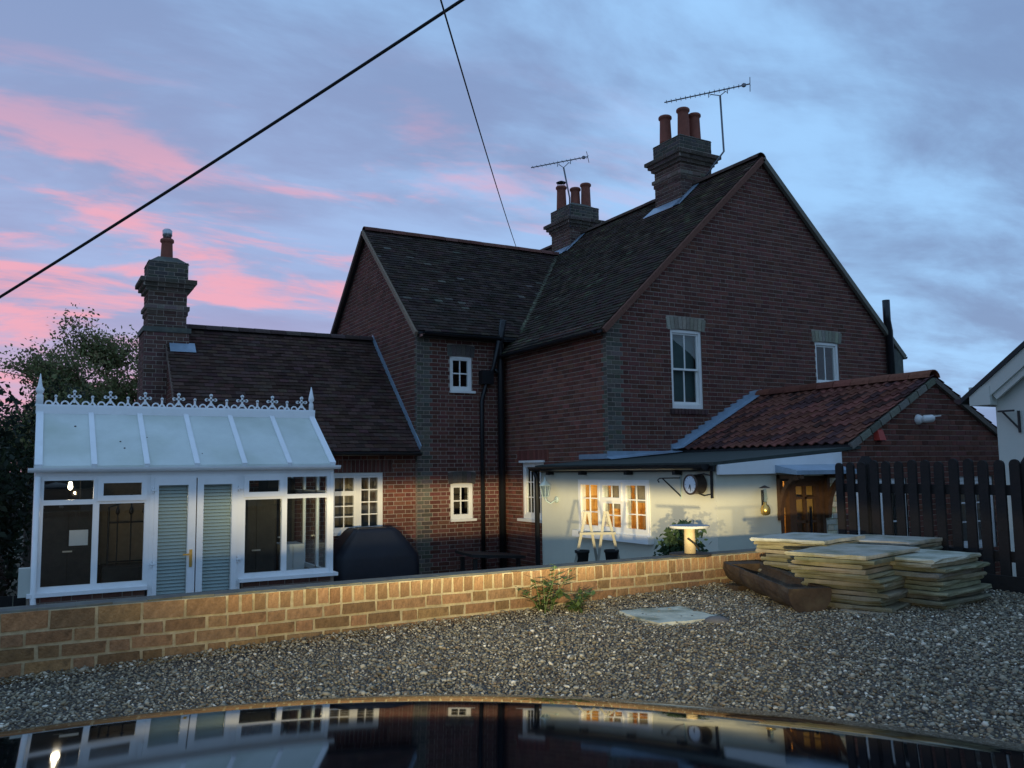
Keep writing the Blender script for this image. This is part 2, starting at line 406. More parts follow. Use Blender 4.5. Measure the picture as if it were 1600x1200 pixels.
def ridge_line(parent, p0, p1, r=.11, step=.31, mat='tile', base=(.13, .06, .045), ang=1.42, name='ridge_tile', drop=.92):
    p0, p1 = Vector(p0), Vector(p1); d = (p1-p0); n = max(1, round(d.length/step)); d.normalize(); s = (p1-p0).length/n
    side = d.cross(V(0, 0, 1)).normalized()
    for i in range(n):
        mb = MB(); col = vary(base, .3); a0 = p0+d*(i*s+.004)+V(0, 0, random.uniform(-.004, .004)); a1 = p0+d*((i+1)*s-.004)
        K = 7
        ring_ = []
        for rr in (r, r-.015):
            for P_ in (a0, a1):
                ring_.append([P_+side*(rr*math.sin(-ang+2*ang*t/K))+V(0, 0, rr*math.cos(-ang+2*ang*t/K)-r*drop) for t in range(K+1)])
        vs = sum(ring_, []); F = []
        m = K+1
        for t in range(K):
            F.append((t, t+1, m+t+1, m+t)); F.append((2*m+t, 3*m+t, 3*m+t+1, 2*m+t+1)); F.append((t, 2*m+t, 2*m+t+1, t+1)); F.append((m+t, m+t+1, 3*m+t+1, 3*m+t))
        F.append((0, m, 3*m, 2*m)); F.append((K, 2*m+K, 3*m+K, m+K))
        mb.mesh(vs, F, col); obj(name, mb, MT[mat], parent)
# ================================================================ setting
GZ = lambda x: 1.045+.02*x                      # gravel level, rising gently to the right
def struct(name, mb, mat): return obj(name, mb, MT[mat], None, kind='structure')
g = MB(); g.face([V(-1500, -1500, -.16), V(1500, -1500, -.16), V(1500, 1500, -.16), V(-1500, 1500, -.16)]); struct('ground', g, 'earth')
g = MB(); g.box((-3, 5.3, -.3), (9.3, 14.6, -.10)); struct('patio', g, 'patio')
g = MB()
xs = [-9, -4, 0, 3, 6.24]; ys = [-12, -4, 0, 3, 5.22]
for i in range(4):
    for j in range(4):
        g.face([V(xs[i], ys[j], GZ(xs[i])), V(xs[i+1], ys[j], GZ(xs[i+1])), V(xs[i+1], ys[j+1], GZ(xs[i+1])), V(xs[i], ys[j+1], GZ(xs[i]))])
for (a, b) in (((-9, 5.22), (6.24, 5.22)), ((6.24, 5.22), (6.24, -12)), ((6.24, -12), (-9, -12)), ((-9, -12), (-9, 5.22))):
    g.face([V(a[0], a[1], -.3), V(b[0], b[1], -.3), V(b[0], b[1], GZ(b[0])), V(a[0], a[1], GZ(a[0]))])
struct('gravel_drive', g, 'gravelbed')

# ================================================================ brick house (main wing, cross wing, low wing)
house = thing('brick_house', 'dark red brick house with tiled gables, white windows and two ridge chimneys', 'house', (8, 12, -.1))
yG, xS, yT, xT, yL, xL = 11.05, 8.0, 14.45, 6.16, 14.52, 2.10
PG, PS, PT, PTg, PL, PLg = plane_y(yG), plane_x(xS), plane_y(yT), plane_x(xT), plane_y(yL), plane_x(xL)
mX, mZ, mS = 11.60, 7.80, .935                   # main ridge x, height of the tile deck there, slope
def mroof(x): return mZ-mS*abs(x-mX)
tY, tZ, tS = 17.12, 7.26, .905
def troof(y): return tZ-tS*abs(y-tY)
lY, lZ, lS = 16.80, 4.82, .945
def lroof(y): return lZ-lS*abs(y-lY)
H = dict(g1=(9.33, 10.02, 3.075, 4.425), g2=(12.84, 13.49, 3.60, 4.425), s1=(13.02, 13.80, 1.17, 2.22), t1=(6.83, 7.30, 3.57, 4.245), t2=(6.83, 7.30, 1.17, 1.845), l1=(4.56, 5.53, 1.02, 2.07))
def gable_iv(P, lo, hi, roof, holes):
    def f(za, zb):
        # the interval under the slope
        a, b = lo, hi
        if roof:
            cx, top, sl = roof; m = (top-.055-.5*(za+zb))/sl
            if m <= 0.05: return []
            a, b = max(lo, cx-m), min(hi, cx+m)
        return minus([(a, b)], holes, za, zb)
    return f
def qG(u, k): return GREYB if u < 8.0+(.235 if k % 2 else .29) else None
def qS(u, k): return GREYB if u < 11.05+(.12 if k % 2 else .06) else None
def qT(u, k): return GREYB if u < 6.16+(.235 if k % 2 else .31) else None
def qTg(u, k): return GREYB if u < 14.45+.11 else None
rest, mort = MB(), MB()
def add(mbs, dst):
    k = len(dst.v); dst.v += mbs.v; dst.f += [tuple(i+k for i in f) for f in mbs.f]; dst.c += mbs.c
fullb = []
def wall(P, axis, z0, z1, iv, base, quoin=None, keep=False):
    b, m, f = brick_wall(P, z0, z1, iv, base, quoin, keep=[] if keep else None)
    add(b, rest); add(m, mort)
    for t in f: fullb.append((t, P, axis))
hS = [H['s1'], (12.85, 13.98, 2.22, 2.445)]
hL = [H['l1'], (4.4, 5.7, 2.07, 2.295)]
hT = [H['t1'], H['t2'], (6.78, 7.35, 4.245, 4.47), (6.78, 7.35, 1.845, 2.07)]
hG = [H['g1'], H['g2'], (9.25, 10.10, 4.425, 4.65), (12.76, 13.57, 4.425, 4.65)]
wall(PS, 'x', -.03, 4.47, gable_iv(PS, yG, yT, None, hS), REDL, qS, True)
wall(PG, 'y', 2.1, 7.72, gable_iv(PG, xS, 15.1, (mX, mZ, mS), hG), RED, qG, True)
wall(PT, 'y', -.03, 4.80, gable_iv(PT, xT, xS, None, hT), RED, qT)
wall(PTg, 'x', 2.25, 7.2, gable_iv(PTg, yT, 19.79, (tY, tZ, tS), []), RED, qTg)
wall(PL, 'y', -.03, 2.55, gable_iv(PL, xL, xT, None, hL), REDL)
wall(PLg, 'x', -.03, 4.8, gable_iv(PLg, yL, 19.08, (lY, lZ, lS), []), RED)
fullb.sort(key=lambda t: (t[0][0]-CAM).length)
for i, ((c, w, col, dep, (a, b, z)), P, axis) in enumerate(fullb):
    if i < 300: place('brick', unit_brick(axis, w, random.randrange(9), REDL if axis == 'x' else RED), house, c)
    else: brick_face(rest, P, a, b, z+.005, z+.07, dep, col)
# arches, soldier courses and reveals
soldiers(rest, PS, 12.85, 13.98, 2.22, 2.445, (.165, .055, .042)); mort.face([PS(12.85, 2.22), PS(13.98, 2.22), PS(13.98, 2.445), PS(12.85, 2.445)])
soldiers(rest, PL, 4.4, 5.7, 2.07, 2.295, (.13, .05, .04)); mort.face([PL(4.4, 2.07), PL(5.7, 2.07), PL(5.7, 2.295), PL(4.4, 2.295)])
for P, hh in ((PT, hT[2]), (PT, hT[3]), (PG, hG[2]), (PG, hG[3])): mort.face([P(hh[0], hh[2]), P(hh[1], hh[2]), P(hh[1], hh[3]), P(hh[0], hh[3])])
for P, k in ((PG, 'g1'), (PG, 'g2'), (PS, 's1'), (PT, 't1'), (PT, 't2'), (PL, 'l1')):
    rv = MB(); u0, u1, z0, z1 = H[k]; reveal(rv, P, u0, u1, z0, z1, .14, vary(RED, .05)); obj('window_reveal', rv, MT['brick'], house)
# hidden sides of the shell
mort.face([V(15.1, yG, -.1), V(15.1, 20, -.1), V(15.1, 20, 4.5), V(15.1, yG, 4.5)])
mort.face([V(xS, 20, -.1), V(15.1, 20, -.1), V(15.1, 20, 4.5), V(mX, 20, mZ-.1), V(xS, 20, 4.5)])
mort.face([V(xS, yG, -.1), V(15.1, yG, -.1), V(15.1, yG, 2.1), V(xS, yG, 2.1)])
mort.face([V(xT, 19.79, -.1), V(xS, 19.79, -.1), V(xS, 19.79, 4.8), V(xT, 19.79, 4.8)])
mort.face([V(xL, 19.08, -.1), V(xT, 19.08, -.1), V(xT, 19.08, 2.6), V(xL, 19.08, 2.6)])
mort.face([V(xT, yT, -.1), V(xT, 19.79, -.1), V(xT, 19.79, 2.3), V(xT, yT, 2.3)])
mort.face([V(xL, yL, -.1), V(xT, yL, -.1), V(xT, yL, 0.0), V(xL, yL, 0.0)])
mort.face([V(xT, yT, -.1), V(xS, yT, -.1), V(xS, yT, 0.0), V(xT, yT, 0.0)])
mort.face([V(xS, yG, -.1), V(xS, yT, -.1), V(xS, yT, 0.0), V(xS, yG, 0.0)])
# ceilings so that the attic does not light the rooms; dark room backs
mort.face([V(xS+.1, yG+.1, 4.45), V(15, yG+.1, 4.45), V(15, 20, 4.45), V(xS+.1, 20, 4.45)])
obj('wall', mort, MT['mortar'], house)
obj('brickwork', rest, MT['brick'], house, kind='stuff')
def lintel(P, u0, u1, z, h, base, rise=.03):
    mb = MB(); arch(mb, P, u0, u1, z, h, rise, base); return obj('lintel', mb, MT['brick'], house)
lintel(PG, 9.27, 10.09, 4.405, .21, (.27, .25, .20)); lintel(PG, 12.78, 13.56, 4.405, .21, (.25, .24, .19))
lintel(PT, 6.79, 7.34, 4.225, .215, (.11, .095, .085)); lintel(PT, 6.79, 7.34, 1.825, .215, (.085, .072, .065))
# windows of the house
def window(parent, P, key, label=None):
    w = bpy.data.objects.new('window', None); w.empty_display_size = .1
    u0, u1, z0, z1 = key; link(w, parent, P(.5*(u0+u1), z0, 0))
    if label: w['label'] = label
    return w
def sill(win, P, u0, u1, z, h=.05, d=.07, mat='paintw'):
    mb = MB(); pbox(mb, P, u0, u1, z, z+h, -.10, d); obj('sill', mb, MT[mat], win)
def sash(key, nz):
    u0, u1, z0, z1 = key; w = window(house, PG, key)
    mb = MB(); ring(mb, PG, u0, u1, z0, z1, .055, -.10, -.02, .07); obj('frame', mb, MT['paintw'], w)
    mid = .5*(z0+z1)
    if nz == 2:
        light(w, PG, u0+.055, u1-.055, mid-.02, z1-.055, 2, 1, .03, -.075, -.045, .022)
        light(w, PG, u0+.055, u1-.055, z0+.07, mid+.02, 2, 1, .03, -.105, -.078, .022, wb=.05)
    else: light(w, PG, u0+.055, u1-.055, z0+.07, z1-.055, 2, 1, .035, -.09, -.05, .022)
    mb = MB(); soldiers(mb, PG, u0-.06, u1+.06, z0-.10, z0-.005, (.09, .05, .045), .04); obj('sill', mb, MT['brick'], w)
    if nz == 2: mb = MB(); mb.face([PG(u0+.05, z0+.1, -.16), PG(u1-.05, z0+.1, -.16), PG(u1-.05, z1-.1, -.16), PG(u0+.05, z1-.1, -.16)]); obj('curtain', mb, MT['teal'], w)
    return w
sash(H['g1'], 2); sash(H['g2'], 1)
def small(key, P, nx, nz, lab=None):
    u0, u1, z0, z1 = key; w = window(house, P, key, lab)
    mb = MB(); ring(mb, P, u0, u1, z0, z1, .05, -.10, -.025, .07); obj('frame', mb, MT['paintw'], w)
    light(w, P, u0+.045, u1-.045, z0+.065, z1-.045, nx, nz, .035, -.085, -.035, .024)
    sill(w, P, u0-.01, u1+.05, z0-.03, .045, .05); return w
small(H['t1'], PT, 2, 2); small(H['t2'], PT, 2, 2)
def lwindow():
    u0, u1, z0, z1 = H['l1']; w = window(house, PL, H['l1'], 'white casement window partly behind the dark barbecue cover')
    mb = MB(); ring(mb, PL, u0, u1, z0, z1, .05, -.10, -.02, .06); m = u0+.52*(u1-u0); pbox(mb, PL, m-.03, m+.03, z0+.06, z1-.05, -.10, -.02); obj('frame', mb, MT['paintw'], w)
    light(w, PL, u0+.05, m-.03, z1-.36, z1-.05, 2, 1, .04, -.085, -.03, .02); light(w, PL, u0+.05, m-.03, z0+.06, z1-.36, 2, 3, .04, -.085, -.03, .02)
    light(w, PL, m+.03, u1-.05, z0+.06, z1-.05, 2, 4, .04, -.085, -.03, .02)
    sill(w, PL, u0-.04, u1+.05, z0-.03, .045, .08)
lwindow()
def swindow():
    u0, u1, z0, z1 = H['s1']; w = window(house, PS, H['s1'], 'narrow white window in the side wall beside the white extension')
    mb = MB(); ring(mb, PS, u0, u1, z0, z1, .05, -.10, -.02, .09); pbox(mb, PS, u0-.04, u1+.04, z1-.01, z1+.03, -.1, .05); obj('frame', mb, MT['paintw'], w)
    m = .5*(u0+u1); light(w, PS, m, u1-.05, z0+.09, z1-.05, 2, 3, .04, -.085, -.03, .02); light(w, PS, u0+.05, m, z0+.09, z1-.05, 2, 3, .04, -.085, -.03, .02)
    sill(w, PS, u0-.04, u1+.06, z0-.03, .05, .09)
swindow()
# dark rooms behind the panes
dk = MB()
for P, k in ((PG, 'g2'), (PS, 's1'), (PT, 't1'), (PT, 't2'), (PL, 'l1')):
    u0, u1, z0, z1 = H[k]; pbox(dk, P, u0-.15, u1+.15, z0-.2, z1+.1, -1.6, -1.58)
obj('room_wall', dk, MT['fabric'], house)
# ---- roofs
def deck(mb, pts, t=.05):
    pts = [Vector(p) for p in pts]; mb.face(pts); mb.face([p-V(0, 0, t) for p in reversed(pts)])
    for i in range(len(pts)):
        a, b = pts[i], pts[(i+1) % len(pts)]; mb.face([b, a, a-V(0, 0, t), b-V(0, 0, t)])
TILE = (.054, .040, .031); MOSS = (.075, .072, .045)
mEx = 7.86                                          # main eave x
def valley_x(y): return mX-(mZ-troof(y))/mS        # where the cross roof meets the main roof
def valley_y(x): return tY-(tZ-mroof(x))/tS
rm = bpy.data.objects.new('roof', None); link(rm, house, V(mX, yG, mZ)); rm['label'] = 'mossy plain tile roof of the main gabled wing'
d = MB(); yF, yB = yG-.06, 20.0
deck(d, [V(mEx, yF, mroof(mEx)), V(mX, yF, mZ), V(mX, yB, mZ), V(valley_x(tY), yB, tZ), V(valley_x(tY), tY, tZ), V(mEx, valley_y(mEx), mroof(mEx))][:6])
deck(d, [V(mX, yF, mZ), V(15.36, yF, mroof(15.36)), V(15.36, yB, mroof(15.36)), V(mX, yB, mZ)]); obj('roof_deck', d, MT['deck'], rm)
n = V(-mS, 0, 1).normalized(); up = V(1, 0, mS).normalized(); sl = math.sqrt(1+mS*mS)
rows = int((mX-mEx)*sl/.1)
def lim_main(k, s):
    x = mEx+s/sl; zz = mroof(x)
    yv = valley_y(x) if zz < tZ else yB
    return (yF, max(yF, yv if zz > troof(yT-.25) else yT-.02))
tm, full = tile_roof(V(mEx, 0, mroof(mEx)), V(0, 1, 0), up, n, rows, .1, .168, lim_main, TILE, 'tile', keep=True, mossy=(MOSS, .12))
full.sort(key=lambda t: (t[0]-CAM).length)
TU = []
for i in range(10):
    mb = MB(); one_tile(mb, V(0, 0, 0), V(0, 1, 0), up, n, -.082, .082, .1, .014, .012, vary(MOSS if i == 0 else TILE, .4, .12), random.uniform(-.004, .004), random.uniform(-.006, .006)); TU.append(to_mesh(mb, 'tile', MT['tile']))
for i, (c, j, jj, k) in enumerate(full):
    if i < 300: place('tile', TU[random.randrange(10)], rm, c)
    else: one_tile(tm, c, V(0, 1, 0), up, n, -.082, .082, .1, .014, .012, vary(MOSS if random.random() < .1 else TILE, .4, .12), j, jj)
obj('tiling', tm, MT['tile'], rm, kind='stuff')
n2 = V(mS, 0, 1).normalized()
tm, _ = tile_roof(V(15.36, 0, mroof(15.36)), V(0, 1, 0), V(-1, 0, mS).normalized(), n2, rows, .1, .168, lambda k, s: (yF, yF+.6), TILE, 'tile'); obj('tiling', tm, MT['tile'], rm, kind='stuff')
ridge_line(rm, V(mX, yF, mZ+.07), V(mX, yB, mZ+.07), .12, .31, base=(.08, .055, .045))
vg = MB()
for sgn, xe in ((-1, mEx+.04), (1, 15.34)):
    a, b = V(mX, yF-.02, mZ-.06), V(xe, yF-.02, mroof(xe)-.06); vg.bar(a, b, .07, .09, (.15, .07, .05) if sgn < 0 else (.17, .16, .13))
obj('verge', vg, MT['brick'], rm)
rt = bpy.data.objects.new('roof', None); link(rt, house, V(xT, tY, tZ)); rt['label'] = 'dark plain tile roof of the cross wing with a red ridge'
tEy = 14.22; xV = 6.06
d = MB(); deck(d, [V(xV, tEy, troof(tEy)), V(valley_x(tEy), tEy, troof(tEy)), V(valley_x(tY)+.05, tY, tZ), V(xV, tY, tZ)])
deck(d, [V(xV, tY, tZ), V(valley_x(tY), tY, tZ), V(valley_x(tY), 20.0, troof(20.)), V(xV, 20.0, troof(20.0))]); obj('roof_deck', d, MT['deck'], rt)
slt = math.sqrt(1+tS*tS)
tm, _ = tile_roof(V(0, tEy, troof(tEy)), V(1, 0, 0), V(0, 1, tS).normalized(), V(0, -tS, 1).normalized(), int((tY-tEy)*slt/.1), .1, .168, lambda k, s: (xV, valley_x(tEy+s/slt)), (.051, .037, .031), 'tile', mossy=((.11, .10, .085), .015))
obj('tiling', tm, MT['tile'], rt, kind='stuff')
ridge_line(rt, V(xV, tY, tZ+.07), V(valley_x(tY)+.1, tY, tZ+.07), .12, .31, base=(.15, .07, .055))
vg = MB(); vg.bar(V(xV-.01, tY, tZ-.05), V(xV-.01, tEy, troof(tEy)-.05), .06, .08, (.24, .18, .13)); vg.bar(V(xV-.01, tY, tZ-.05), V(xV-.01, 20., troof(20.)-.05), .06, .08, (.10, .07, .06)); obj('verge', vg, MT['brick'], rt)
# the valley gutter of mossy tiles
vm = MB(); pa, pb = V(valley_x(tEy+.1), tEy+.1, troof(tEy+.1)+.03), V(valley_x(tY), tY, tZ+.03)
for i in range(38):
    c = pa.lerp(pb, (i+.5)/38); col = vary((.13, .13, .09), .35); w = .10+random.uniform(-.02, .03)
    dr = (pb-pa).normalized(); sd = V(1, -1, 0).normalized(); vm.face([c-sd*w-dr*.06+V(0, 0, .012+w*.35), c-dr*.07+V(0, 0, .012), c+dr*.07, c-sd*w+dr*.06+V(0, 0, w*.35)], col); vm.face([c-dr*.07+V(0, 0, .012), c+sd*w-dr*.06+V(0, 0, .012+w*.35), c+sd*w+dr*.06+V(0, 0, w*.35), c+dr*.07], col)
obj('valley', vm, MT['tile'], rt)
rl = bpy.data.objects.new('roof', None); link(rl, house, V(4, lY, lZ)); rl['label'] = 'brown plain tile roof of the low wing behind the conservatory'
lEy = 14.27
d = MB(); deck(d, [V(xL-.02, lEy, lroof(lEy)), V(xT-.005, lEy, lroof(lEy)), V(xT-.005, lY, lZ), V(xL-.02, lY, lZ)]); deck(d, [V(xL-.02, lY, lZ), V(xT-.005, lY, lZ), V(xT-.005, 19.3, lroof(19.3)), V(xL-.02, 19.3, lroof(19.3))]); obj('roof_deck', d, MT['deck'], rl)
sll = math.sqrt(1+lS*lS)
tm, _ = tile_roof(V(0, lEy, lroof(lEy)), V(1, 0, 0), V(0, 1, lS).normalized(), V(0, -lS, 1).normalized(), int((lY-lEy)*sll/.1), .1, .168, lambda k, s: (xL-.03, xT-.01), (.068, .041, .034), 'tile')
obj('tiling', tm, MT['tile'], rl, kind='stuff')
ridge_line(rl, V(xL+.1, lY, lZ+.07), V(xT-.01, lY, lZ+.07), .11, .31, base=(.085, .06, .055))
fl = MB(); fl.bar(V(xT-.012, lY, lZ+.06), V(xT-.012, lEy, lroof(lEy)+.06), .02, .13); obj('flashing', fl, MT['lead'], rl)
fl = MB(); fl.bar(V(xL-.03, lY-.2, lroof(lY-.2)-.02), V(xL-.03, lEy, lroof(lEy)-.02), .03, .06, (.14, .10, .08)); obj('verge', fl, MT['brick'], rl)
# eaves, gutters and pipes
def gutter(parent, p0, p1, r=.055, mat='black'):
    mb = MB(); p0, p1 = Vector(p0), Vector(p1); dd = (p1-p0).normalized(); sd = dd.cross(V(0, 0, 1)); K = 8; A = []
    for p in (p0, p1):
        A.append([p+sd*(r*math.cos(math.pi*t/K))-V(0, 0, r*math.sin(math.pi*t/K)) for t in range(K+1)])
    for t in range(K): mb.face([A[0][t], A[0][t+1], A[1][t+1], A[1][t]])
    mb.face(A[0]); mb.face(list(reversed(A[1]))); return obj('gutter', mb, MT[mat], parent)
fb = MB(); pbox(fb, PT, xT+.03, valley_x(tEy)-.05, 4.55, 4.60, -.02, .20); obj('soffit', fb, MT['black'], house)
fb = MB(); pbox(fb, PS, yG+.02, yT-.02, 4.33, 4.36, -.02, .12); obj('soffit', fb, MT['black'], house)
gutter(house, V(xT+.02, tEy-.05, troof(tEy)-.01), V(7.80, tEy-.05, troof(tEy)-.03)); gutter(house, V(mEx-.05, yG+.05, mroof(mEx)-.01), V(mEx-.05, yT-.12, mroof(mEx)-.03))
gutter(house, V(3.8, lEy-.05, lroof(lEy)-.01), V(xT-.02, lEy-.05, lroof(lEy)-.02)); gutter(house, V(15.42, yF, mroof(15.36)-.02), V(15.42, 20, mroof(15.36)-.02))
def pipe(name, pts, r=.045, mat='black', parent=house): mb = MB(); mb.tube(pts, r, 10); return obj(name, mb, MT[mat], parent, True)
pipe('soil_pipe', [V(7.86, 14.33, -.1), V(7.86, 14.33, 4.2), V(7.83, 14.30, 4.5), V(7.83, 14.15, 4.95)], .065)
pipe('drain_pipe', [V(7.47, 14.38, .0), V(7.47, 14.38, 3.4), V(7.56, 14.36, 3.75), V(7.70, 14.32, 4.05), V(7.72, 14.15, 4.55)], .04)
pipe('drain_pipe', [V(7.70, 14.36, 4.05), V(7.86, 14.33, 3.9)], .04)
mb = MB(); mb.box((7.44, 14.28, 3.72), (7.68, 14.44, 3.98)); obj('hopper_head', mb, MT['black'], house)
pipe('flue_pipe', [V(14.90, 10.96, 3.2), V(14.90, 10.96, 4.75), V(14.80, 10.92, 4.95), V(14.80, 10.92, 5.36)], .075)
mb = MB(); mb.box((14.88, 10.96, 3.0), (15.28, 11.04, 4.40)); obj('corner_panel', mb, MT['chim_cap'], house)
# ---- chimneys
def chimney(cx, cy, w, zb, zt, pots, parent, lab, big=True, band=7.98):
    ch = bpy.data.objects.new('chimney', None); link(ch, parent, V(cx, cy, zb)); ch['label'] = lab
    bm, mm = MB(), MB(); h = w/2
    def shaft(z0, z1, hh, base):
        Py, Px = plane_y(cy-hh), plane_x(cx-hh)
        for P, c in ((Py, cx), (Px, cy)):
            b, m, _ = brick_wall(P, z0, z1, lambda a, b_: [(c-hh, c+hh)], base); add(b, bm); add(m, mm)
        mm.box((cx-hh+.001, cy-hh+.001, z0), (cx+hh, cy+hh, z1-.002))
    T = zt-zb; CB = (.10, .062, .052)
    capz = zt-.36; shaft(zb, capz-.22, h, CB)
    for i, (e, z0, z1) in enumerate(((.05, capz-.22, capz-.15), (.10, capz-.15, capz-.075), (.15, capz-.075, capz))): shaft(z0, z1, h+e, (.085, .065, .055))
    shaft(band, band+.075, h+.045, (.15, .12, .10)); shaft(band-.09, band, h+.02, CB)
    shaft(capz, zt-.02, h+.01, (.075, .072, .062))
    obj('stack', mm, MT['mortar'], ch); obj('brickwork', bm, MT['brick'], ch, kind='stuff')
    cp = MB(); hh = h+.025
    cp.hexa([V(cx-hh, cy-hh, zt-.05), V(cx+hh, cy-hh, zt-.05), V(cx+hh, cy+hh, zt-.05), V(cx-hh, cy+hh, zt-.05), V(cx-h*.5, cy-h*.5, zt+.10), V(cx+h*.5, cy-h*.5, zt+.10), V(cx+h*.5, cy+h*.5, zt+.10), V(cx-h*.5, cy+h*.5, zt+.10)])
    obj('flaunching', cp, MT['chim_cap'], ch)
    for (px_, py_, ph) in pots:
        mb = MB(); r = .125 if big else .11
        mb.lathe([(r*1.05, 0), (r*1.02, .05), (r*.95, ph*.5), (r*.9, ph*.8), (r*.92, ph-.08), (r*1.12, ph-.06), (r*1.12, ph-.02), (r*.98, ph), (r*.8, ph-.01), (r*.78, ph*.6)], V(px_, py_, zt+.02), n=18); obj('chimney_pot', mb, MT['pot'], ch, True)
    return ch
ch1 = chimney(11.62, 13.20, .82, 7.0, 8.82, [(11.38, 13.42, .60), (11.55, 13.05, .66), (11.85, 13.05, .60)], house, 'wide brick chimney with three red clay pots on the main ridge')
ch2 = chimney(11.62, 17.25, .84, 7.0, 8.52, [(11.40, 17.50, .62), (11.72, 17.35, .58), (11.90, 17.15, .66)], house, 'brick chimney with a wire cowl on one pot behind the valley')
cw = MB(); cw.lathe([(.12, .09), (.13, .10), (.05, .14), (.005, .15)], V(11.40, 17.50, 9.16), n=14)
for a in range(4): cw.tube([V(11.40+.11*math.cos(a*1.57), 17.5+.11*math.sin(a*1.57), 9.08), V(11.40+.11*math.cos(a*1.57), 17.5+.11*math.sin(a*1.57), 9.26)], .008, 5)
obj('cowl', cw, MT['iron'], ch2)
ch3 = chimney(2.09, 16.78, .66, 2.4, 6.0, [(2.09, 16.78, .46)], house, 'tall brick chimney with a single red pot and steel cowl', False, 5.08)
cw = MB(); cw.lathe([(.075, .0), (.075, .05), (.088, .06), (.088, .16), (.06, .19), (.005, .195)], V(2.09, 16.78, 6.48), n=14); obj('cowl', cw, MT['steel'], ch3, True)
mb = MB(); mb.box((1.70, 16.36, -.1), (2.46, 17.2, 4.68)); obj('chimney_breast', mb, MT['mortar'], house)
bm, mm = MB(), MB()
for P, c, hh in ((plane_y(16.36), 2.08, .38), (plane_x(1.70), 16.78, .42)):
    b, m, _ = brick_wall(P, 1.2, 4.65, lambda a, b_: [(c-hh, c+hh)], (.105, .058, .05)); add(b, bm)
obj('brickwork', bm, MT['brick'], house, kind='stuff')
mb = MB(); mb.box((1.67, 16.33, 4.65), (2.49, 17.23, 4.74)); obj('chimney_shoulder', mb, MT['chim_cap'], house)
# lead flashings
def sheet(parent, pts, t=.012): mb = MB(); pts = [Vector(p) for p in pts]; mb.hexa(pts+[p+V(0, 0, t) for p in pts]); return obj('flashing', mb, MT['lead'], parent)
def onm(x, y, e=.045): return V(x, y, mroof(x)+e)
for cy in (13.20, 17.25):
    sheet(rm, [onm(10.98, cy-.58), onm(11.21, cy-.50), onm(11.21, cy+.48), onm(10.98, cy+.55)])
    sheet(rm, [onm(10.98, cy-.60), onm(11.60, cy-.60), onm(11.60, cy-.40), onm(10.98, cy-.40)])
def onl(x, y, e=.05): return V(x, y, lroof(y)+e)
sheet(rl, [onl(2.12, 16.18), onl(2.56, 16.18), onl(2.56, 16.37), onl(2.12, 16.37)])
# patio level: brick skirt course of the house needs nothing more

# ================================================================ rendered extension with pantile roof
ext = thing('kitchen_extension', 'white rendered single storey extension with red pantile roof and lit kitchen window', 'extension', (9, 9.5, -.1))
yK, xK, yK2 = 7.68, 7.11, 11.66
PK, PW = plane_y(yK), plane_x(xK)
def solid_wall(P, u0, u1, z0, z1, holes, mb, t=.12, col=(1, 1, 1)):
    us = sorted({u0, u1, *[h[0] for h in holes], *[h[1] for h in holes]}); zs = sorted({z0, z1, *[h[2] for h in holes], *[h[3] for h in holes]})
    for i in range(len(us)-1):
        for j in range(len(zs)-1):
            cu, cz = .5*(us[i]+us[i+1]), .5*(zs[j]+zs[j+1])
            if any(h[0] < cu < h[1] and h[2] < cz < h[3] for h in holes): continue
            for dd in (0, -t): mb.face([P(us[i], zs[j], dd), P(us[i+1], zs[j], dd), P(us[i+1], zs[j+1], dd), P(us[i], zs[j+1], dd)], col)
    for h in holes: reveal(mb, P, *h, t, col)
kw = (8.93, 10.60, 1.19, 1.93); kd = (8.16, 8.98, -.08, 1.96)
mb = MB(); solid_wall(PW, yK, yK2, -.12, 2.10, [kw], mb); solid_wall(PK, xK, 9.0, -.12, 2.10, [kd], mb)
mb.face([V(xK, yK2, -.12), V(8.0, yK2, -.12), V(8.0, yK2, 2.14), V(xK, yK2, 2.14)])
obj('rendered_wall', mb, MT['render'], ext)
# cream painted brick pier by the door, then the red brick gable
bm, mm, _ = brick_wall(PK, .2, 2.02, lambda a, b: [(8.99, 9.24)], CREAM); obj('pier', mm, MT['mortar_pale'], ext); obj('brickwork', bm, MT['brick'], ext, kind='stuff')
kX, kZ, kS = 11.33, 3.33, .515
def kroof(x): return kZ-kS*abs(x-kX)
k1 = (9.55, 10.62, .25, 1.90); k2 = (11.75, 12.65, .85, 1.90)
bm, mm, full = brick_wall(PK, .1, 3.3, gable_iv(PK, 9.24, 13.25, (kX, kZ, kS), [k1, k2]), (.150, .060, .045), keep=[])
rk = MB(); add(bm, rk); full = [t for t in full if t[4][2] > 1.7]+[t for t in full if t[4][2] <= 1.7]
for i, (c, w, col, dep, (a, b, z)) in enumerate(full):
    if i < 300: place('brick', unit_brick('y', w, random.randrange(9), (.150, .060, .045)), ext, c)
    else: brick_face(rk, PK, a, b, z+.005, z+.07, dep, col)
mm.face([PK(9.5, kroof(9.5)-.06, -.03), PK(13.2, kroof(13.2)-.06, -.03), PK(kX, kZ-.03, -.03)]); obj('gable_wall', mm, MT['mortar'], ext); obj('brickwork', rk, MT['brick'], ext, kind='stuff')
mb = MB(); mb.face([V(13.25, yK, -.1), V(13.25, yG, -.1), V(13.25, yG, 2.4), V(13.25, yK, 2.4)]); mb.face([V(xK, yK+.1, 2.06), V(13.2, yK+.1, 2.06), V(13.2, yG, 2.06), V(xK, yG, 2.06)]); mb.face([V(xK+.1, yK+.02, 2.04), V(8.0, yK+.02, 2.04), V(8.0, yK2, 2.04), V(xK+.1, yK2, 2.04)]); obj('ceiling', mb, MT['whiteobj'], ext)
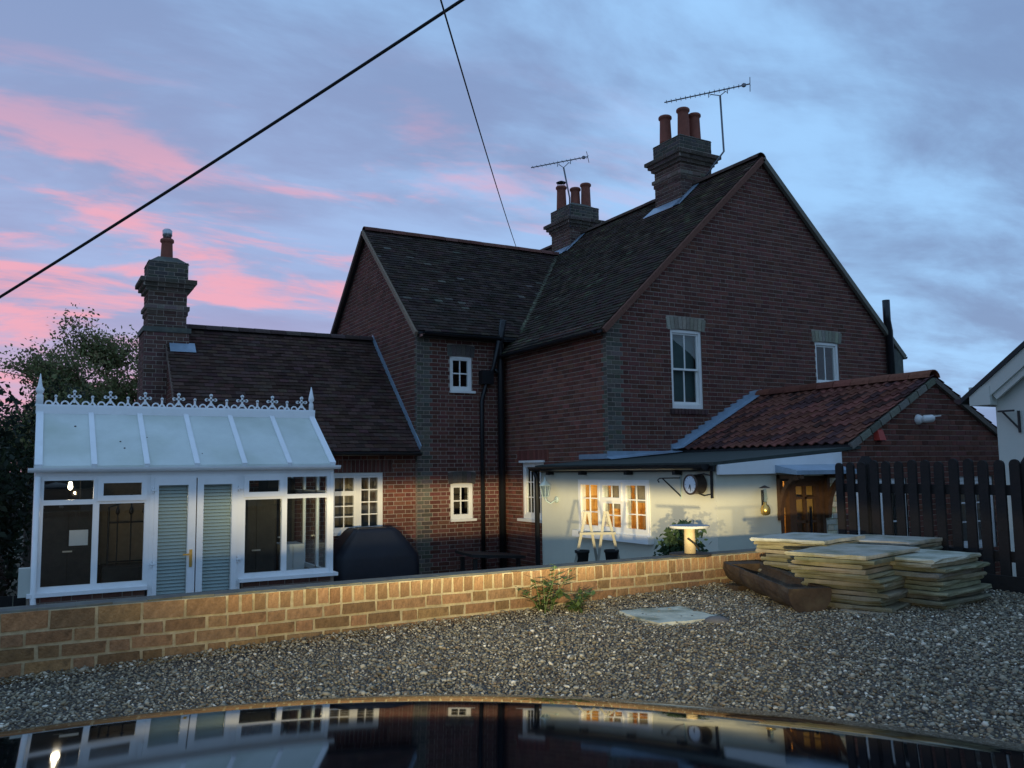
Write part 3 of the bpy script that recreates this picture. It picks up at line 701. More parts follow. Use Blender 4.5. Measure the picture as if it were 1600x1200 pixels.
# felt roof at the low edge
fE = 9.46; FZ = lambda x: 2.15+.075*(x-7.05)
rf = bpy.data.objects.new('roof', None); link(rf, ext, V(9, 9, 2.2))
mb = MB(); deck(mb, [V(7.03, yK-.05, FZ(7.03)), V(fE+.2, yK-.05, FZ(fE+.2)), V(fE+.2, yG-.005, FZ(fE+.2)), V(7.995, yG-.005, FZ(7.995)), V(7.995, yK2+.06, FZ(7.995)), V(7.03, yK2+.06, FZ(7.03))], .04); obj('felt_sheet', mb, MT['felt'], rf)
mb = MB(); mb.box((7.04, yK-.04, 2.04), (7.075, yK2+.05, 2.125)); obj('fascia', mb, MT['black'], rf)
gutter(rf, V(6.97, yK+.02, 2.125), V(6.97, yK2+.08, 2.125), .068)
for yy in (8.3, 9.3, 10.4, 11.3):
    mb = MB(); mb.box((6.99, yy-.03, 2.0), (7.10, yy+.03, 2.05)); obj('gutter_bracket', mb, MT['black'], rf)
mb = MB(); mb.hexa([V(7.10, yK-.075, 2.00), V(9.24, yK-.075, 2.00), V(9.24, yK-.03, 2.00), V(7.10, yK-.03, 2.00), V(7.10, yK-.075, 2.115), V(9.24, yK-.075, 2.265), V(9.24, yK-.03, 2.265), V(7.10, yK-.03, 2.115)]); obj('verge_board', mb, MT['upvc'], rf, label='white wedge shaped board above the porch')
# pantiles, each one its own piece
rp = bpy.data.objects.new('roof', None); link(rp, ext, V(kX, 9, kZ)); rp['label'] = 'red pantile roof sloping down to the felt edge'
d = MB(); deck(d, [V(fE, yK-.03, kroof(fE)), V(kX, yK-.03, kZ), V(kX, yG-.01, kZ), V(fE, yG-.01, kroof(fE))]); deck(d, [V(kX, yK-.03, kZ), V(13.35, yK-.03, kroof(13.35)), V(13.35, yG-.01, kroof(13.35)), V(kX, yG-.01, kZ)]); obj('roof_deck', d, MT['deck'], rp)
slk = math.sqrt(1+kS*kS); upk = V(1, 0, kS).normalized(); nk = V(-kS, 0, 1).normalized(); upr = V(-1, 0, kS).normalized(); nkr = V(kS, 0, 1).normalized()
def pantile(upd, nd, ln, wd, col):
    mb = MB(); K = 9; R = []
    for (s, h) in ((-.02, .022), (ln*1.12, .0)):
        R.append([V(0, 1, 0)*(wd*(t/K-.5)*1.06)+upd*s+nd*(h+.020+.019*math.sin(2*math.pi*t/K+.6)) for t in range(K+1)])
    lo = [p-nd*.014 for p in R[0]]
    for t in range(K):
        mb.face([R[0][t], R[0][t+1], R[1][t+1], R[1][t]], col); mb.face([lo[t], lo[t+1], R[0][t+1], R[0][t]], col)
    return to_mesh(mb, 'pantile', MT['tile'], False)
ncol, nrow = 20, 11; wd = (yG-.02-(yK-.04))/ncol; ln = (kX-fE)*slk/nrow
PV = [pantile(upk, nk, ln, wd, vary((.150, .060, .044) if i > 2 else (.075, .045, .04), .35, .1)) for i in range(10)]
PR = [pantile(upr, nkr, ln, wd, vary((.16, .06, .045), .3)) for i in range(4)]
for j in range(nrow):
    for i in range(ncol):
        s = j*ln; y = yK-.04+wd*(i+.5)
        place('pantile', PV[random.randrange(10)], rp, V(fE, y, kroof(fE))+upk*s+nk*random.uniform(0, .006))
        if i < 2: place('pantile', PR[random.randrange(4)], rp, V(13.35, y, kroof(13.35))+upr*(s*1.08))
ridge_line(rp, V(kX, yK-.05, kZ+.06), V(kX, yG-.01, kZ+.06), .135, .34, base=(.18, .07, .048), drop=.55)
vg = MB(); nV = 9
for i in range(nV):
    x0, x1 = fE+(kX-fE)*i/nV+.01, fE+(kX-fE)*(i+1)/nV-.01
    vg.bar(V(x0, yK-.035, kroof(x0)-.035), V(x1, yK-.035, kroof(x1)-.035), .05, .085, vary((.20, .195, .155), .3))
vg.bar(V(kX, yK-.035, kZ-.035), V(13.35, yK-.035, kroof(13.35)-.035), .05, .07, (.15, .13, .11)); obj('verge', vg, MT['brick'], rp)
# lead flashing up the gable and along the flat part
mb = MB(); nS = 14
for i in range(nS):
    x0, x1 = fE-.2+(kX+.05-fE+.2)*i/nS, fE-.2+(kX+.05-fE+.2)*(i+1)/nS; z0, z1 = max(kroof(x0), FZ(x0)), max(kroof(x1), FZ(x1))
    mb.hexa([V(x0, yG-.03, z0+.05), V(x1, yG-.03, z1+.05), V(x1, yG-.008, z1+.05), V(x0, yG-.008, z0+.05), V(x0, yG-.03, z1+.13), V(x1, yG-.03, z1+.16), V(x1, yG-.008, z1+.16), V(x0, yG-.008, z1+.13)])
    mb.face([V(x0, yG-.16, z0+.075), V(x1, yG-.16, z1+.075), V(x1, yG-.03, z1+.085), V(x0, yG-.03, z0+.085)])
obj('flashing', mb, MT['lead'], rp)
mb = MB(); mb.box((7.96, yG-.035, FZ(8.)+.02), (fE-.18, yG-.01, FZ(8.)+.14)); mb.box((7.965, yG-.03, FZ(8.)+.02), (7.99, 11.85, FZ(8.)+.10)); mb.face([V(7.9, yG-.2, FZ(7.9)+.015), V(fE-.1, yG-.2, FZ(fE)+.015), V(fE-.1, yG-.03, FZ(fE)+.05), V(7.9, yG-.03, FZ(8)+.05)]); obj('flashing', mb, MT['lead'], rf)
pipe('drain_pipe', [V(7.02, yK2+.06, 2.08), V(7.06, yK2+.06, 1.95), V(7.06, yK2+.06, -.1)], .04, parent=ext)
# kitchen window: three lights
wk = window(ext, PW, kw, 'white three light kitchen window glowing orange'); u0, u1, z0, z1 = kw
mb = MB(); ring(mb, PW, u0, u1, z0, z1, .035, -.10, .012, .045); a, b = u0+.34*(u1-u0), u0+.66*(u1-u0)
for m in (a, b): pbox(mb, PW, m-.025, m+.025, z0+.045, z1-.035, -.10, .012)
obj('frame', mb, MT['paintw'], wk)
light(wk, PW, u0+.035, a-.025, z0+.045, z1-.035, 2, 3, .04, -.03, .018, .016); light(wk, PW, b+.025, u1-.035, z0+.045, z1-.035, 2, 3, .04, -.03, .018, .016)
light(wk, PW, a+.025, b-.025, z1-.29, z1-.035, 2, 1, .045, -.02, .028, .016); light(wk, PW, a+.025, b-.025, z0+.045, z1-.29, 2, 2, .04, -.04, .012, .016)
mb = MB(); pbox(mb, PW, u0-.06, u1+.05, z0-.09, z0+.005, -.1, .10); obj('sill', mb, MT['paintw'], wk)
# what shows of the lit kitchen
mb = MB(); mb.face([V(8.55, yK+.12, -.1), V(8.55, yG, -.1), V(8.55, yG, 2.05), V(8.55, yK+.12, 2.05)]); mb.face([V(xK+.13, 10.96, -.1), V(8.55, 10.96, -.1), V(8.55, 10.96, 2.05), V(xK+.13, 10.96, 2.05)]); mb.face([V(xK+.13, 8.75, -.1), V(8.55, 8.75, -.1), V(8.55, 8.75, 2.05), V(xK+.13, 8.75, 2.05)]); obj('kitchen_wall', mb, MT['warmwall'], ext)
mb = MB(); mb.box((8.2, 9.0, 1.45), (8.54, 10.0, 2.0)); mb.box((7.95, 8.8, .0), (8.54, 10.9, .9)); obj('cupboard', mb, MT['cabinet'], ext)
for (ya, yb, zb) in ((u0+.06, a-.04, 1.62), (a+.04, b-.04, 1.52), (b+.04, u1-.35, 1.40)):
    mb = MB(); nn = 5
    for q in range(nn): zt_ = 1.90-(1.90-zb)*q/nn; mb.box((7.26+.012*(q % 2), ya, zt_-(1.90-zb)/nn), (7.275+.012*(q % 2), yb, zt_))
    obj('roman_blind', mb, MT['fabric'], ext)
for (yy, rr, hh, mt) in ((9.02, .05, .22, 'cabinet'), (9.14, .04, .12, 'whiteobj'), (9.27, .06, .26, 'cabinet'), (9.20, .045, .3, 'teal'), (10.2, .035, .18, 'teal')):
    mb = MB(); mb.lathe([(rr*.7, 0), (rr, hh*.3), (rr*.9, hh*.7), (rr*.45, hh*.9), (rr*.5, hh)], V(7.32, yy, 1.24), n=12); obj('jar', mb, MT[mt], ext, True)
mb = MB(); mb.box((7.22, 8.76, 1.20), (7.45, 10.9, 1.24)); obj('window_board', mb, MT['whiteobj'], ext)
lp = bpy.data.lights.new('kitchen_lamp', 'POINT'); lp.energy = 16; lp.color = (1., .66, .30); lp.shadow_soft_size = .12; lo = bpy.data.objects.new('kitchen_lamp', lp); link(lo, ext, V(7.9, 9.9, 1.9))
# porch canopy and glazed door
cn = MB(); cn.hexa([V(8.02, yK-.42, 1.985), V(9.10, yK-.42, 1.985), V(9.10, yK-.005, 2.02), V(8.02, yK-.005, 2.02), V(8.02, yK-.42, 2.035), V(9.10, yK-.42, 2.035), V(9.10, yK-.005, 2.12), V(8.02, yK-.005, 2.12)]); obj('porch_canopy', cn, MT['lead'], ext)
for xx in (8.13, 8.99):
    mb = MB(); pts = [V(xx, yK-.03-.33*(1-math.cos(t*1.5708/6)), 1.45+.50*math.sin(t*1.5708/6)) for t in range(7)]
    for q in range(6): mb.bar(pts[q], pts[q+1], .05, .07, up=V(1, 0, 0))
    mb.bar(V(xx, yK-.03, 1.42), V(xx, yK-.03, 1.98), .05, .05, up=V(1, 0, 0)); mb.bar(V(xx, yK-.02, 1.96), V(xx, yK-.40, 1.96), .05, .05); obj('porch_bracket', mb, MT['wood'], ext)
dr = bpy.data.objects.new('door', None); link(dr, ext, V(8.57, yK, -.08)); dr['label'] = 'brown wooden glazed door under the porch canopy'
mb = MB(); ring(mb, PK, kd[0], kd[1], kd[2], kd[3], .06, -.12, .0); pbox(mb, PK, 8.36, 8.42, 0, 1.90, -.11, -.03); obj('frame', mb, MT['wood'], dr)
mb = MB(); ring(mb, PK, 8.42, 8.92, -.02, 1.90, .07, -.10, -.04, .3)
for zz in (1.0, 1.38, 1.68): pbox(mb, PK, 8.49, 8.85, zz-.015, zz+.015, -.095, -.045)
pbox(mb, PK, 8.655, 8.685, .28, 1.83, -.095, -.045); obj('leaf', mb, MT['wood'], dr)
mb = MB(); mb.face([PK(8.22, 0, -.08), PK(8.92, 0, -.08), PK(8.92, 1.9, -.08), PK(8.22, 1.9, -.08)]); obj('pane', mb, MT['glass'], dr)
mb = MB(); pbox(mb, PK, 8.72, 8.745, 1.2, 1.55, -.04, -.02); obj('handle', mb, MT['black'], dr)
mb = MB(); mb.face([V(8.0, yK+1.0, -.1), V(9.2, yK+1.0, -.1), V(9.2, yK+1.0, 2.05), V(8.0, yK+1.0, 2.05)]); mb.face([V(9.2, yK+.1, -.1), V(9.2, yK+1.0, -.1), V(9.2, yK+1.0, 2.05), V(9.2, yK+.1, 2.05)]); obj('hall_wall', mb, MT['warmwall'], ext)
lp = bpy.data.lights.new('hall_lamp', 'POINT'); lp.energy = 6; lp.color = (1., .62, .28); lp.shadow_soft_size = .1; lo = bpy.data.objects.new('hall_lamp', lp); link(lo, ext, V(8.3, yK+.6, 1.8))
# white windows in the gable, seen between the pales
for key, nx in ((k1, 2), (k2, 2)):
    w = window(ext, PK, key); a, b, c, e = key
    mb = MB(); ring(mb, PK, a, b, c, e, .06, -.10, -.02); obj('frame', mb, MT['upvc'], w); m = .5*(a+b)
    light(w, PK, a+.06, m, c+.06, e-.06, 1, 3, .05, -.09, -.03, .02, 'upvc'); light(w, PK, m, b-.06, c+.06, e-.06, 1, 3, .05, -.09, -.03, .02, 'upvc')
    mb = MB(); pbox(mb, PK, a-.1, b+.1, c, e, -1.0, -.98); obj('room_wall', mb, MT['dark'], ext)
# ================================================================ conservatory
con = thing('conservatory', 'white framed conservatory with opal roof panels, blinds and ornamental ridge cresting', 'conservatory', (1.9, 12.8, -.1))
yC, c0, c1 = 11.80, .06, 3.75
PC = plane_y(yC)
for (a, b) in ((c0, 1.34), (2.50, c1)):
    bm, mm, full = brick_wall(plane_y(yC+.03), -.1, .66, lambda za, zb: [(a+.03, b-.02)], (.16, .075, .06), keep=[])
    mm.box((a+.031, yC+.031, -.1), (b-.02, yC+.14, .66)); obj('dwarf_wall', mm, MT['mortar'], con)
    for (c, w, col, dep, q) in full: place('brick', unit_brick('y', w, random.randrange(9), (.16, .075, .06)), con, c)
    obj('cut_brick', bm, MT['brick'], con, kind='stuff')
    mb = MB(); pbox(mb, PC, a-.04, b+.05 if b > 3 else b, .655, .70, -.15, .09); obj('sill', mb, MT['upvc'], con)
def cframe(key, name='window_frame', w=.055, d=.0):
    mb = MB(); ring(mb, PC, *key, w, -.07, d); return obj(name, mb, MT['upvc'], con)
def cpane(u0, u1, z0, z1, parent=con, dd=-.035):
    mb = MB(); mb.face([PC(u0, z0, dd), PC(u1, z0, dd), PC(u1, z1, dd), PC(u0, z1, dd)]); return obj('pane', mb, MT['glass'], parent)
for (a, b, m, op) in ((.10, 1.35, .735, 1), (2.48, 3.72, 3.065, 0)):
    mb = MB(); ring(mb, PC, a, b, .70, 2.09, .06, -.07, .0); pbox(mb, PC, m-.035, m+.035, .76, 2.03, -.07, .0); zt_ = 1.765
    for (u0, u1) in ((a+.06, m-.035), (m+.035, b-.06)): pbox(mb, PC, u0, u1, zt_-.03, zt_+.03, -.07, .0)
    obj('window_frame', mb, MT['upvc'], con)
    for i, (u0, u1) in enumerate(((a+.06, m-.035), (m+.035, b-.06))):
        cpane(u0, u1, .76, zt_-.03)
        if i == op:
            v = MB(); ring(v, PC, u0-.025, u1+.025, zt_+.005, 2.055, .065, -.05, .022); vo = obj('vent_light', v, MT['upvc'], con); cpane(u0+.04, u1-.04, zt_+.07, 1.99, vo, -.01)
        else: cpane(u0, u1, zt_+.03, 2.03)
for (x0, x1) in ((c0, .115), (3.70, c1)):
    mb = MB(); mb.box((x0, yC-.012, .66), (x1, yC+.10, 2.10)); obj('corner_post', mb, MT['upvc'], con)
mb = MB(); mb.tube([V(.09, yC-.06, 2.08), V(.09, yC-.06, .62), V(.10, yC-.09, .50), V(.10, yC-.09, -.1)], .034, 8); obj('drain_pipe', mb, MT['upvc'], con, True)
mb = MB(); mb.box((-.07, yC+.0, .66), (.06, yC+.12, 1.0)); obj('wall_box', mb, MT['neigh'], con)
# french doors with venetian blinds
mb = MB(); ring(mb, PC, 1.35, 2.48, -.05, 2.09, .05, -.07, .008); obj('door_frame', mb, MT['upvc'], con)
for i, (a, b) in enumerate(((1.40, 1.905), (1.92, 2.43))):
    df = bpy.data.objects.new('door', None); link(df, con, V(a, yC, -.05))
    g0, g1 = (a+.05, b-.095) if i == 0 else (a+.08, b-.07)
    mb = MB(); pbox(mb, PC, a, g0, -.02, 2.04, -.06, .03); pbox(mb, PC, g1, b, -.02, 2.04, -.06, .03); pbox(mb, PC, g0, g1, 1.95, 2.04, -.06, .03); pbox(mb, PC, g0, g1, -.02, .16, -.06, .03); obj('leaf', mb, MT['upvc'], df)
    cpane(g0, g1, .16, 1.95, df, -.01)
    z = .17; sm = MB(); pbox(sm, PC, g0-.02, g1+.02, -.019, .019, -.0008, .0008)
    smesh = None
    while z < 1.95:
        if smesh is None:
            s_ = MB(); s_.hexa([V(0, -.012, -.019), V(g1-g0, -.012, -.019), V(g1-g0, -.010, -.019), V(0, -.010, -.019), V(0, .014, .019), V(g1-g0, .014, .019), V(g1-g0, .016, .019), V(0, .016, .019)]); smesh = to_mesh(s_, 'blind_slat', MT['blind'])
        place('blind_slat', smesh, df, PC(g0, z+.018, -.075)); z += .044
    for zz in (.95, 1.88):
        mb = MB(); xx = a-.035 if i == 0 else b+.0; pbox(mb, PC, xx, xx+.06, zz, zz+.02, .01, .04); pbox(mb, PC, xx+.01, xx+.025, zz-.03, zz+.045, .01, .035); obj('hinge', mb, MT['upvc'], df)
    if i == 0:
        mb = MB(); pbox(mb, PC, b-.07, b-.035, .90, 1.12, .028, .045); mb.bar(PC(b-.05, 1.06, .06), PC(b-.15, 1.06, .06), .02, .02); obj('handle', mb, MT['brass'], df)
# eaves and roof
mb = MB(); pbox(mb, PC, c0, c1, 2.09, 2.15, -.10, .01); obj('eaves_beam', mb, MT['upvc'], con)
gutter(con, V(-.02, yC-.075, 2.185), V(3.82, yC-.075, 2.185), .055, 'upvc')
yR, zR, yE, zE = 12.87, 2.93, 11.74, 2.185
for q in range(6):
    xa, xb = c0+.03+(c1-c0-.06)*q/6+.03, c0+.03+(c1-c0-.06)*(q+1)/6-.03
    mb = MB(); mb.hexa([V(xa, yE, zE), V(xb, yE, zE), V(xb, yR, zR), V(xa, yR, zR), V(xa, yE, zE+.025), V(xb, yE, zE+.025), V(xb, yR, zR+.025), V(xa, yR, zR+.025)]); obj('roof_panel', mb, MT['poly'], con)
    mb = MB(); mb.hexa([V(xa, 2*yR-yE, zE), V(xb, 2*yR-yE, zE), V(xb, yR, zR), V(xa, yR, zR), V(xa, 2*yR-yE, zE+.025), V(xb, 2*yR-yE, zE+.025), V(xb, yR, zR+.025), V(xa, yR, zR+.025)]); obj('roof_panel', mb, MT['poly'], con)
for q in range(7):
    xx = c0+.03+(c1-c0-.06)*q/6; w = .065 if q not in (0, 6) else .085
    mb = MB()
    for sg in (1, -1): mb.bar(V(xx, yR+sg*(yE-yR), zE+.02), V(xx, yR, zR+.02), w, .055)
    obj('rafter', mb, MT['upvc'], con)
mb = MB(); mb.box((c0-.02, yR-.07, zR-.02), (c1+.02, yR+.07, zR+.085)); mb.box((c0-.03, yR-.05, zR+.085), (c1+.03, yR+.05, zR+.105)); obj('ridge_beam', mb, MT['upvc'], con)
zc = zR+.105
def crest_cross(x, big):
    mb = MB(); k = 1. if big else .62; t = .014; zc = zR+.105
    def slab(u0, u1, z0, z1): mb.box((x+u0, yR-t, zc+z0), (x+u1, yR+t, zc+z1))
    slab(-.012, .012, .03, .175*k)
    mb.bar(V(x-.06*k, yR, zc), V(x, yR, zc+.075*k), .022, .022, up=V(0, 1, 0)); mb.bar(V(x+.06*k, yR, zc), V(x, yR, zc+.075*k), .022, .022, up=V(0, 1, 0))
    if big:
        slab(-.062, .062, .105, .130)
        for (uu, zz) in ((-.062, .118), (.062, .118), (0, .182)): mb.lathe([(.0005, -t), (.024, -t), (.024, t), (.0005, t)], V(x+uu, yR, zc+zz), V(0, 1, 0), 8)
    else: mb.lathe([(.0005, -t), (.020, -t), (.020, t), (.0005, t)], V(x, yR, zc+.115), V(0, 1, 0), 8)
    obj('crest_cross', mb, MT['upvc'], con)
def crest_ring(x):
    mb = MB(); pts = [V(x+.042*math.cos(a*math.pi/8), yR, zc+.005+.045*math.sin(a*math.pi/8)) for a in range(9)]; mb.tube(pts, .011, 5); obj('crest_ring', mb, MT['upvc'], con)
NB = 8; sp = (c1-c0-.16)/NB
for q in range(NB):
    x = c0+.10+sp*q
    crest_cross(x+sp*.25, False); crest_cross(x+sp*.75, True); crest_ring(x+sp*.0+.03); crest_ring(x+sp*.5)
for xx in (c0+.02, c1-.02):
    mb = MB(); mb.lathe([(.045, 0), (.045, .13), (.03, .15), (.045, .17), (.055, .21), (.03, .25), (.022, .30), (.004, .42)] if xx < 1 else [(.036, 0), (.036, .10), (.022, .13), (.045, .16), (.04, .20), (.004, .37)], V(xx, yR, zc-.01), n=12); obj('finial', mb, MT['upvc'], con, True)
# side walls, back gutter, floor
for xx in (c0+.02, c1-.02):
    mb = MB()
    for yy in (12.5, 13.2, 13.94): mb.box((xx-.02, yy-.03, .66), (xx+.02, yy+.03, 2.12))
    for zz in (.66, 1.765, 2.09): mb.box((xx-.02, yC+.05, zz), (xx+.02, 13.94, zz+.06))
    obj('side_frame', mb, MT['upvc'], con)
    mb = MB(); mb.face([V(xx, yC+.05, .72), V(xx, 13.94, .72), V(xx, 13.94, 2.09), V(xx, yC+.05, 2.09)]); obj('pane', mb, MT['glass'], con)
    mb = MB(); mb.face([V(xx, yC+.05, 2.15), V(xx, 13.94, 2.15), V(xx, yR, zR-.02)]); obj('gable_panel', mb, MT['poly'], con)
    mb = MB(); mb.box((xx-.05, yC+.05, -.1), (xx+.05, 14.5, .66)); obj('dwarf_wall', mb, MT['brick' if 0 else 'mortar'], con)
mb = MB(); mb.box((c0, 13.92, 2.05), (c1, 14.5, 2.17)); obj('box_gutter', mb, MT['upvc'], con)
mb = MB(); mb.box((c0, yC+.1, -.099), (c1, 14.5, -.05)); obj('floor', mb, MT['patio'], con)
mb = MB(); mb.box((c0, 14.40, -.1), (2.10, 14.50, 2.2)); obj('back_wall', mb, MT['dark'], con)
for (xx, q, rr) in ((.50, .70, .016), (1.02, .42, .013), (1.06, .30, .014), (1.35, .5, .008), (2.0, .2, .007)):
    mb = MB(); mb.lathe([(rr, 0), (rr*.8, .006), (.002, .008)], V(xx, yE+(yR-yE)*q, zE+(zR-zE)*q+.024), V(0, -.55, .83), 7); obj('moss_spot', mb, MT['bark'], con)
# furniture seen through the panes
def furn(name, a, b, mat, label, cat, legs=False):
    o = thing(name, label, cat, (.5*(a[0]+b[0]), .5*(a[1]+b[1]), -.05)); mb = MB(); mb.box(a, b); obj('carcass', mb, MT[mat], o)
    mb = MB(); mb.box((a[0]+.02, a[1]-.02, a[2]+.06), (.5*(a[0]+b[0])-.005, a[1]-.001, b[2]-.03)); obj('door', mb, MT[mat], o); mb = MB(); mb.box((.5*(a[0]+b[0])+.005, a[1]-.02, a[2]+.06), (b[0]-.02, a[1]-.001, b[2]-.03)); obj('door', mb, MT[mat], o)
    mb = MB(); mb.box((.5*(a[0]+b[0])-.06, a[1]-.04, a[2]+(b[2]-a[2])*.55), (.5*(a[0]+b[0])+.06, a[1]-.021, a[2]+(b[2]-a[2])*.55+.02)); obj('handle', mb, MT['steel'], o); return o
furn('tall_cabinet', (2.60, 12.75, -.05), (3.20, 13.3, 1.80), 'dark', 'dark tall cabinet standing behind the conservatory right hand panes', 'cabinet')
furn('sideboard', (3.30, 12.9, -.05), (3.66, 13.4, 1.02), 'whiteobj', 'pale low sideboard beside the dark cabinet in the conservatory', 'sideboard')
furn('bookcase', (3.26, 13.55, -.05), (3.68, 14.2, 2.0), 'dark', 'dark bookcase behind the pale sideboard in the conservatory', 'bookcase')
furn('low_cabinet', (.95, 13.5, -.05), (1.9, 13.95, .80), 'dark', 'dark low cabinet under the iron screen in the conservatory', 'cabinet')
furn('dresser', (.15, 13.6, -.05), (.85, 14.3, 1.9), 'dark', 'dark dresser behind the note in the conservatory', 'dresser')
o = thing('notice_panel', 'pale panel behind the iron screen inside the conservatory', 'panel', (1.35, 14.3, .75)); mb = MB(); mb.box((.85, 14.36, .75), (1.95, 14.42, 2.0)); obj('board', mb, MT['fabric'], o); mb = MB(); mb.box((.82, 14.34, 2.0), (1.98, 14.43, 2.05)); obj('trim', mb, MT['whiteobj'], o)
o = thing('iron_screen', 'black ornamental iron screen standing inside the conservatory', 'screen', (1.35, 13.7, .80)); sx0, sx1, ys_ = 1.02, 1.62, 13.72
mb = MB(); mb.tube([V(sx0, ys_, .80), V(sx0, ys_, 1.62), V(sx0+.12, ys_, 1.66), V(.5*(sx0+sx1), ys_, 1.80), V(sx1-.12, ys_, 1.66), V(sx1, ys_, 1.62), V(sx1, ys_, .80)], .014, 6); mb.tube([V(sx0, ys_, 1.40), V(sx1, ys_, 1.40)], .012, 6); mb.tube([V(sx0, ys_, .84), V(sx1, ys_, .84)], .012, 6); obj('frame', mb, MT['iron'], o)
for q in (.2, .5, .8):
    mb = MB(); xx = sx0+(sx1-sx0)*q; mb.tube([V(xx, ys_, .80), V(xx, ys_, 1.68 if q != .5 else 1.80)], .009, 6); mb.lathe([(.004, 0), (.03, .04), (.022, .09), (.004, .14)], V(xx, ys_, 1.5), n=8); obj('rod', mb, MT['iron'], o)
o = thing('note_board', 'small pale note hanging in the conservatory left hand pane', 'note', (.55, 12.6, 1.2)); mb = MB(); mb.box((.48, 12.6, 1.18), (.70, 12.61, 1.38)); obj('sheet', mb, MT['whiteobj'], o); mb = MB(); mb.box((.44, 12.585, 1.14), (.74, 12.60, 1.155)); mb.tube([V(.59, 12.605, 1.38), V(.59, 12.605, 2.09)], .004, 5); obj('rail', mb, MT['iron'], o)
o = thing('pendant_lamp', 'lit lamp hanging inside the conservatory behind the top left pane', 'lamp', (.47, 12.55, 1.9)); mb = MB(); mb.lathe([(.004, .0), (.026, .02), (.031, .045), (.024, .08), (.018, .11)], V(.47, 12.55, 1.90), n=12); obj('bulb', mb, MT['bulb'], o, True); mb = MB(); mb.tube([V(.47, 12.55, 2.0), V(.47, 12.55, 2.72)], .008, 6); obj('cord', mb, MT['iron'], o)
lp = bpy.data.lights.new('conservatory_lamp', 'POINT'); lp.energy = 3; lp.color = (1., .8, .55); lp.shadow_soft_size = .05; lo = bpy.data.objects.new('conservatory_lamp', lp); link(lo, o, V(.47, 12.5, 1.85))

# ================================================================ neighbouring house
nb = thing('neighbouring_house', 'cream rendered neighbouring house with white bargeboard behind the fence', 'house', (13, 1.5, -.1))
nx0, nyF, nyN, nridge, ns = 9.40, 5.62, -2.6, 1.5, .743
nz = lambda y: 2.84+ns*(nyF-y) if y > nridge else 2.84+ns*(nyF-nridge)-ns*(nridge-y)
mb = MB(); pts = [V(nx0, nyF, -.1), V(nx0, nyN, -.1), V(nx0, nyN, nz(nyN)), V(nx0, nridge, nz(nridge)), V(nx0, nyF, nz(nyF))]; mb.face(pts); mb.face([p+V(8, 0, 0) for p in reversed(pts)])
mb.face([V(nx0, nyF, -.1), V(nx0+8, nyF, -.1), V(nx0+8, nyF, 2.84), V(nx0, nyF, 2.84)]); obj('wall', mb, MT['neigh'], nb)
d = MB(); e = .30; deck(d, [V(nx0-.16, nyF+e, nz(nyF+e)+.22), V(nx0+8.2, nyF+e, nz(nyF+e)+.22), V(nx0+8.2, nridge, nz(nridge)+.22), V(nx0-.16, nridge, nz(nridge)+.22)], .06); deck(d, [V(nx0-.16, nyN-.3, nz(nyN-.3)+.22), V(nx0+8.2, nyN-.3, nz(nyN-.3)+.22), V(nx0+8.2, nridge, nz(nridge)+.22), V(nx0-.16, nridge, nz(nridge)+.22)], .06); obj('roof', d, MT['deck'], nb)
for (off, h, dx) in ((.085, .17, .12), (-.06, .07, .09)):
    st_ = nyF+.10 if off > 0 else nyF-.06; mb = MB(); mb.bar(V(nx0-dx, st_, nz(st_)+off), V(nx0-dx, nridge, nz(nridge)+off), .035, h); obj('bargeboard', mb, MT['neigh'], nb)
mb = MB(); mb.box((nx0-.145, nyF-.03, 2.74), (nx0+.6, nyF+.21, 2.95)); obj('soffit_box', mb, MT['neigh'], nb)
gutter(nb, V(nx0-.14, nyF+e+.04, nz(nyF+e)+.21), V(nx0+8, nyF+e+.04, nz(nyF+e)+.21), .06)
mb = MB(); mb.bar(V(nx0-.10, nyF-.08, 2.66), V(nx0-.10, nyF-.26, 2.66), .02, .02); mb.bar(V(nx0-.02, nyF-.26, 2.66), V(nx0-.02, nyF-.26, 2.42), .02, .02); mb.bar(V(nx0-.05, nyF-.1, 2.66), V(nx0-.02, nyF-.26, 2.46), .018, .018); obj('iron_bracket', mb, MT['iron'], nb)

# ================================================================ low garden wall in front
gw = thing('garden_wall', 'low red brick boundary wall with brick on edge coping lit by headlights', 'wall', (3, 5.3, 0))
WB = (.215, .132, .070); yW = 5.165; PWl = plane_y(yW)
mb = MB(); mb.box((-9, yW, -.2), (6.19, yW+.215, 1.395)); obj('core', mb, MT['mortar_pale'], gw)
def brick_mesh(lx, ly, lz, ci, base):
    key = ('gw', lx, ly, lz, ci)
    if key not in UNITB:
        mb = MB(); e = .004; j = lambda: random.uniform(-.0035, .0035)
        def rngp(x, y, z): return V(x+j(), y+j(), z+j())
        a, b, c = lx/2, ly/2, lz/2; vs = []
        for (sx, sy, sz) in ((-1,-1,-1),(1,-1,-1),(1,1,-1),(-1,1,-1),(-1,-1,1),(1,-1,1),(1,1,1),(-1,1,1)):
            vs += [rngp(sx*(a-e), sy*b, sz*(c-e))]
        front = [rngp(sx*(a-e*1.2), -b-.003, sz*(c-e*1.2)) for sx, sz in ((-1, -1), (1, -1), (1, 1), (-1, 1))]
        F = [(0,3,2,1),(4,5,6,7),(1,2,6,5),(2,3,7,6),(3,0,4,7)]
        mb.mesh(vs+front, F+[(8,9,10,11),(0,1,9,8),(1,5,10,9),(5,4,11,10),(4,0,8,11)], vary(base, .26, .06)); UNITB[key] = to_mesh(mb, 'brick', MT['wallbrick'])
    return UNITB[key]
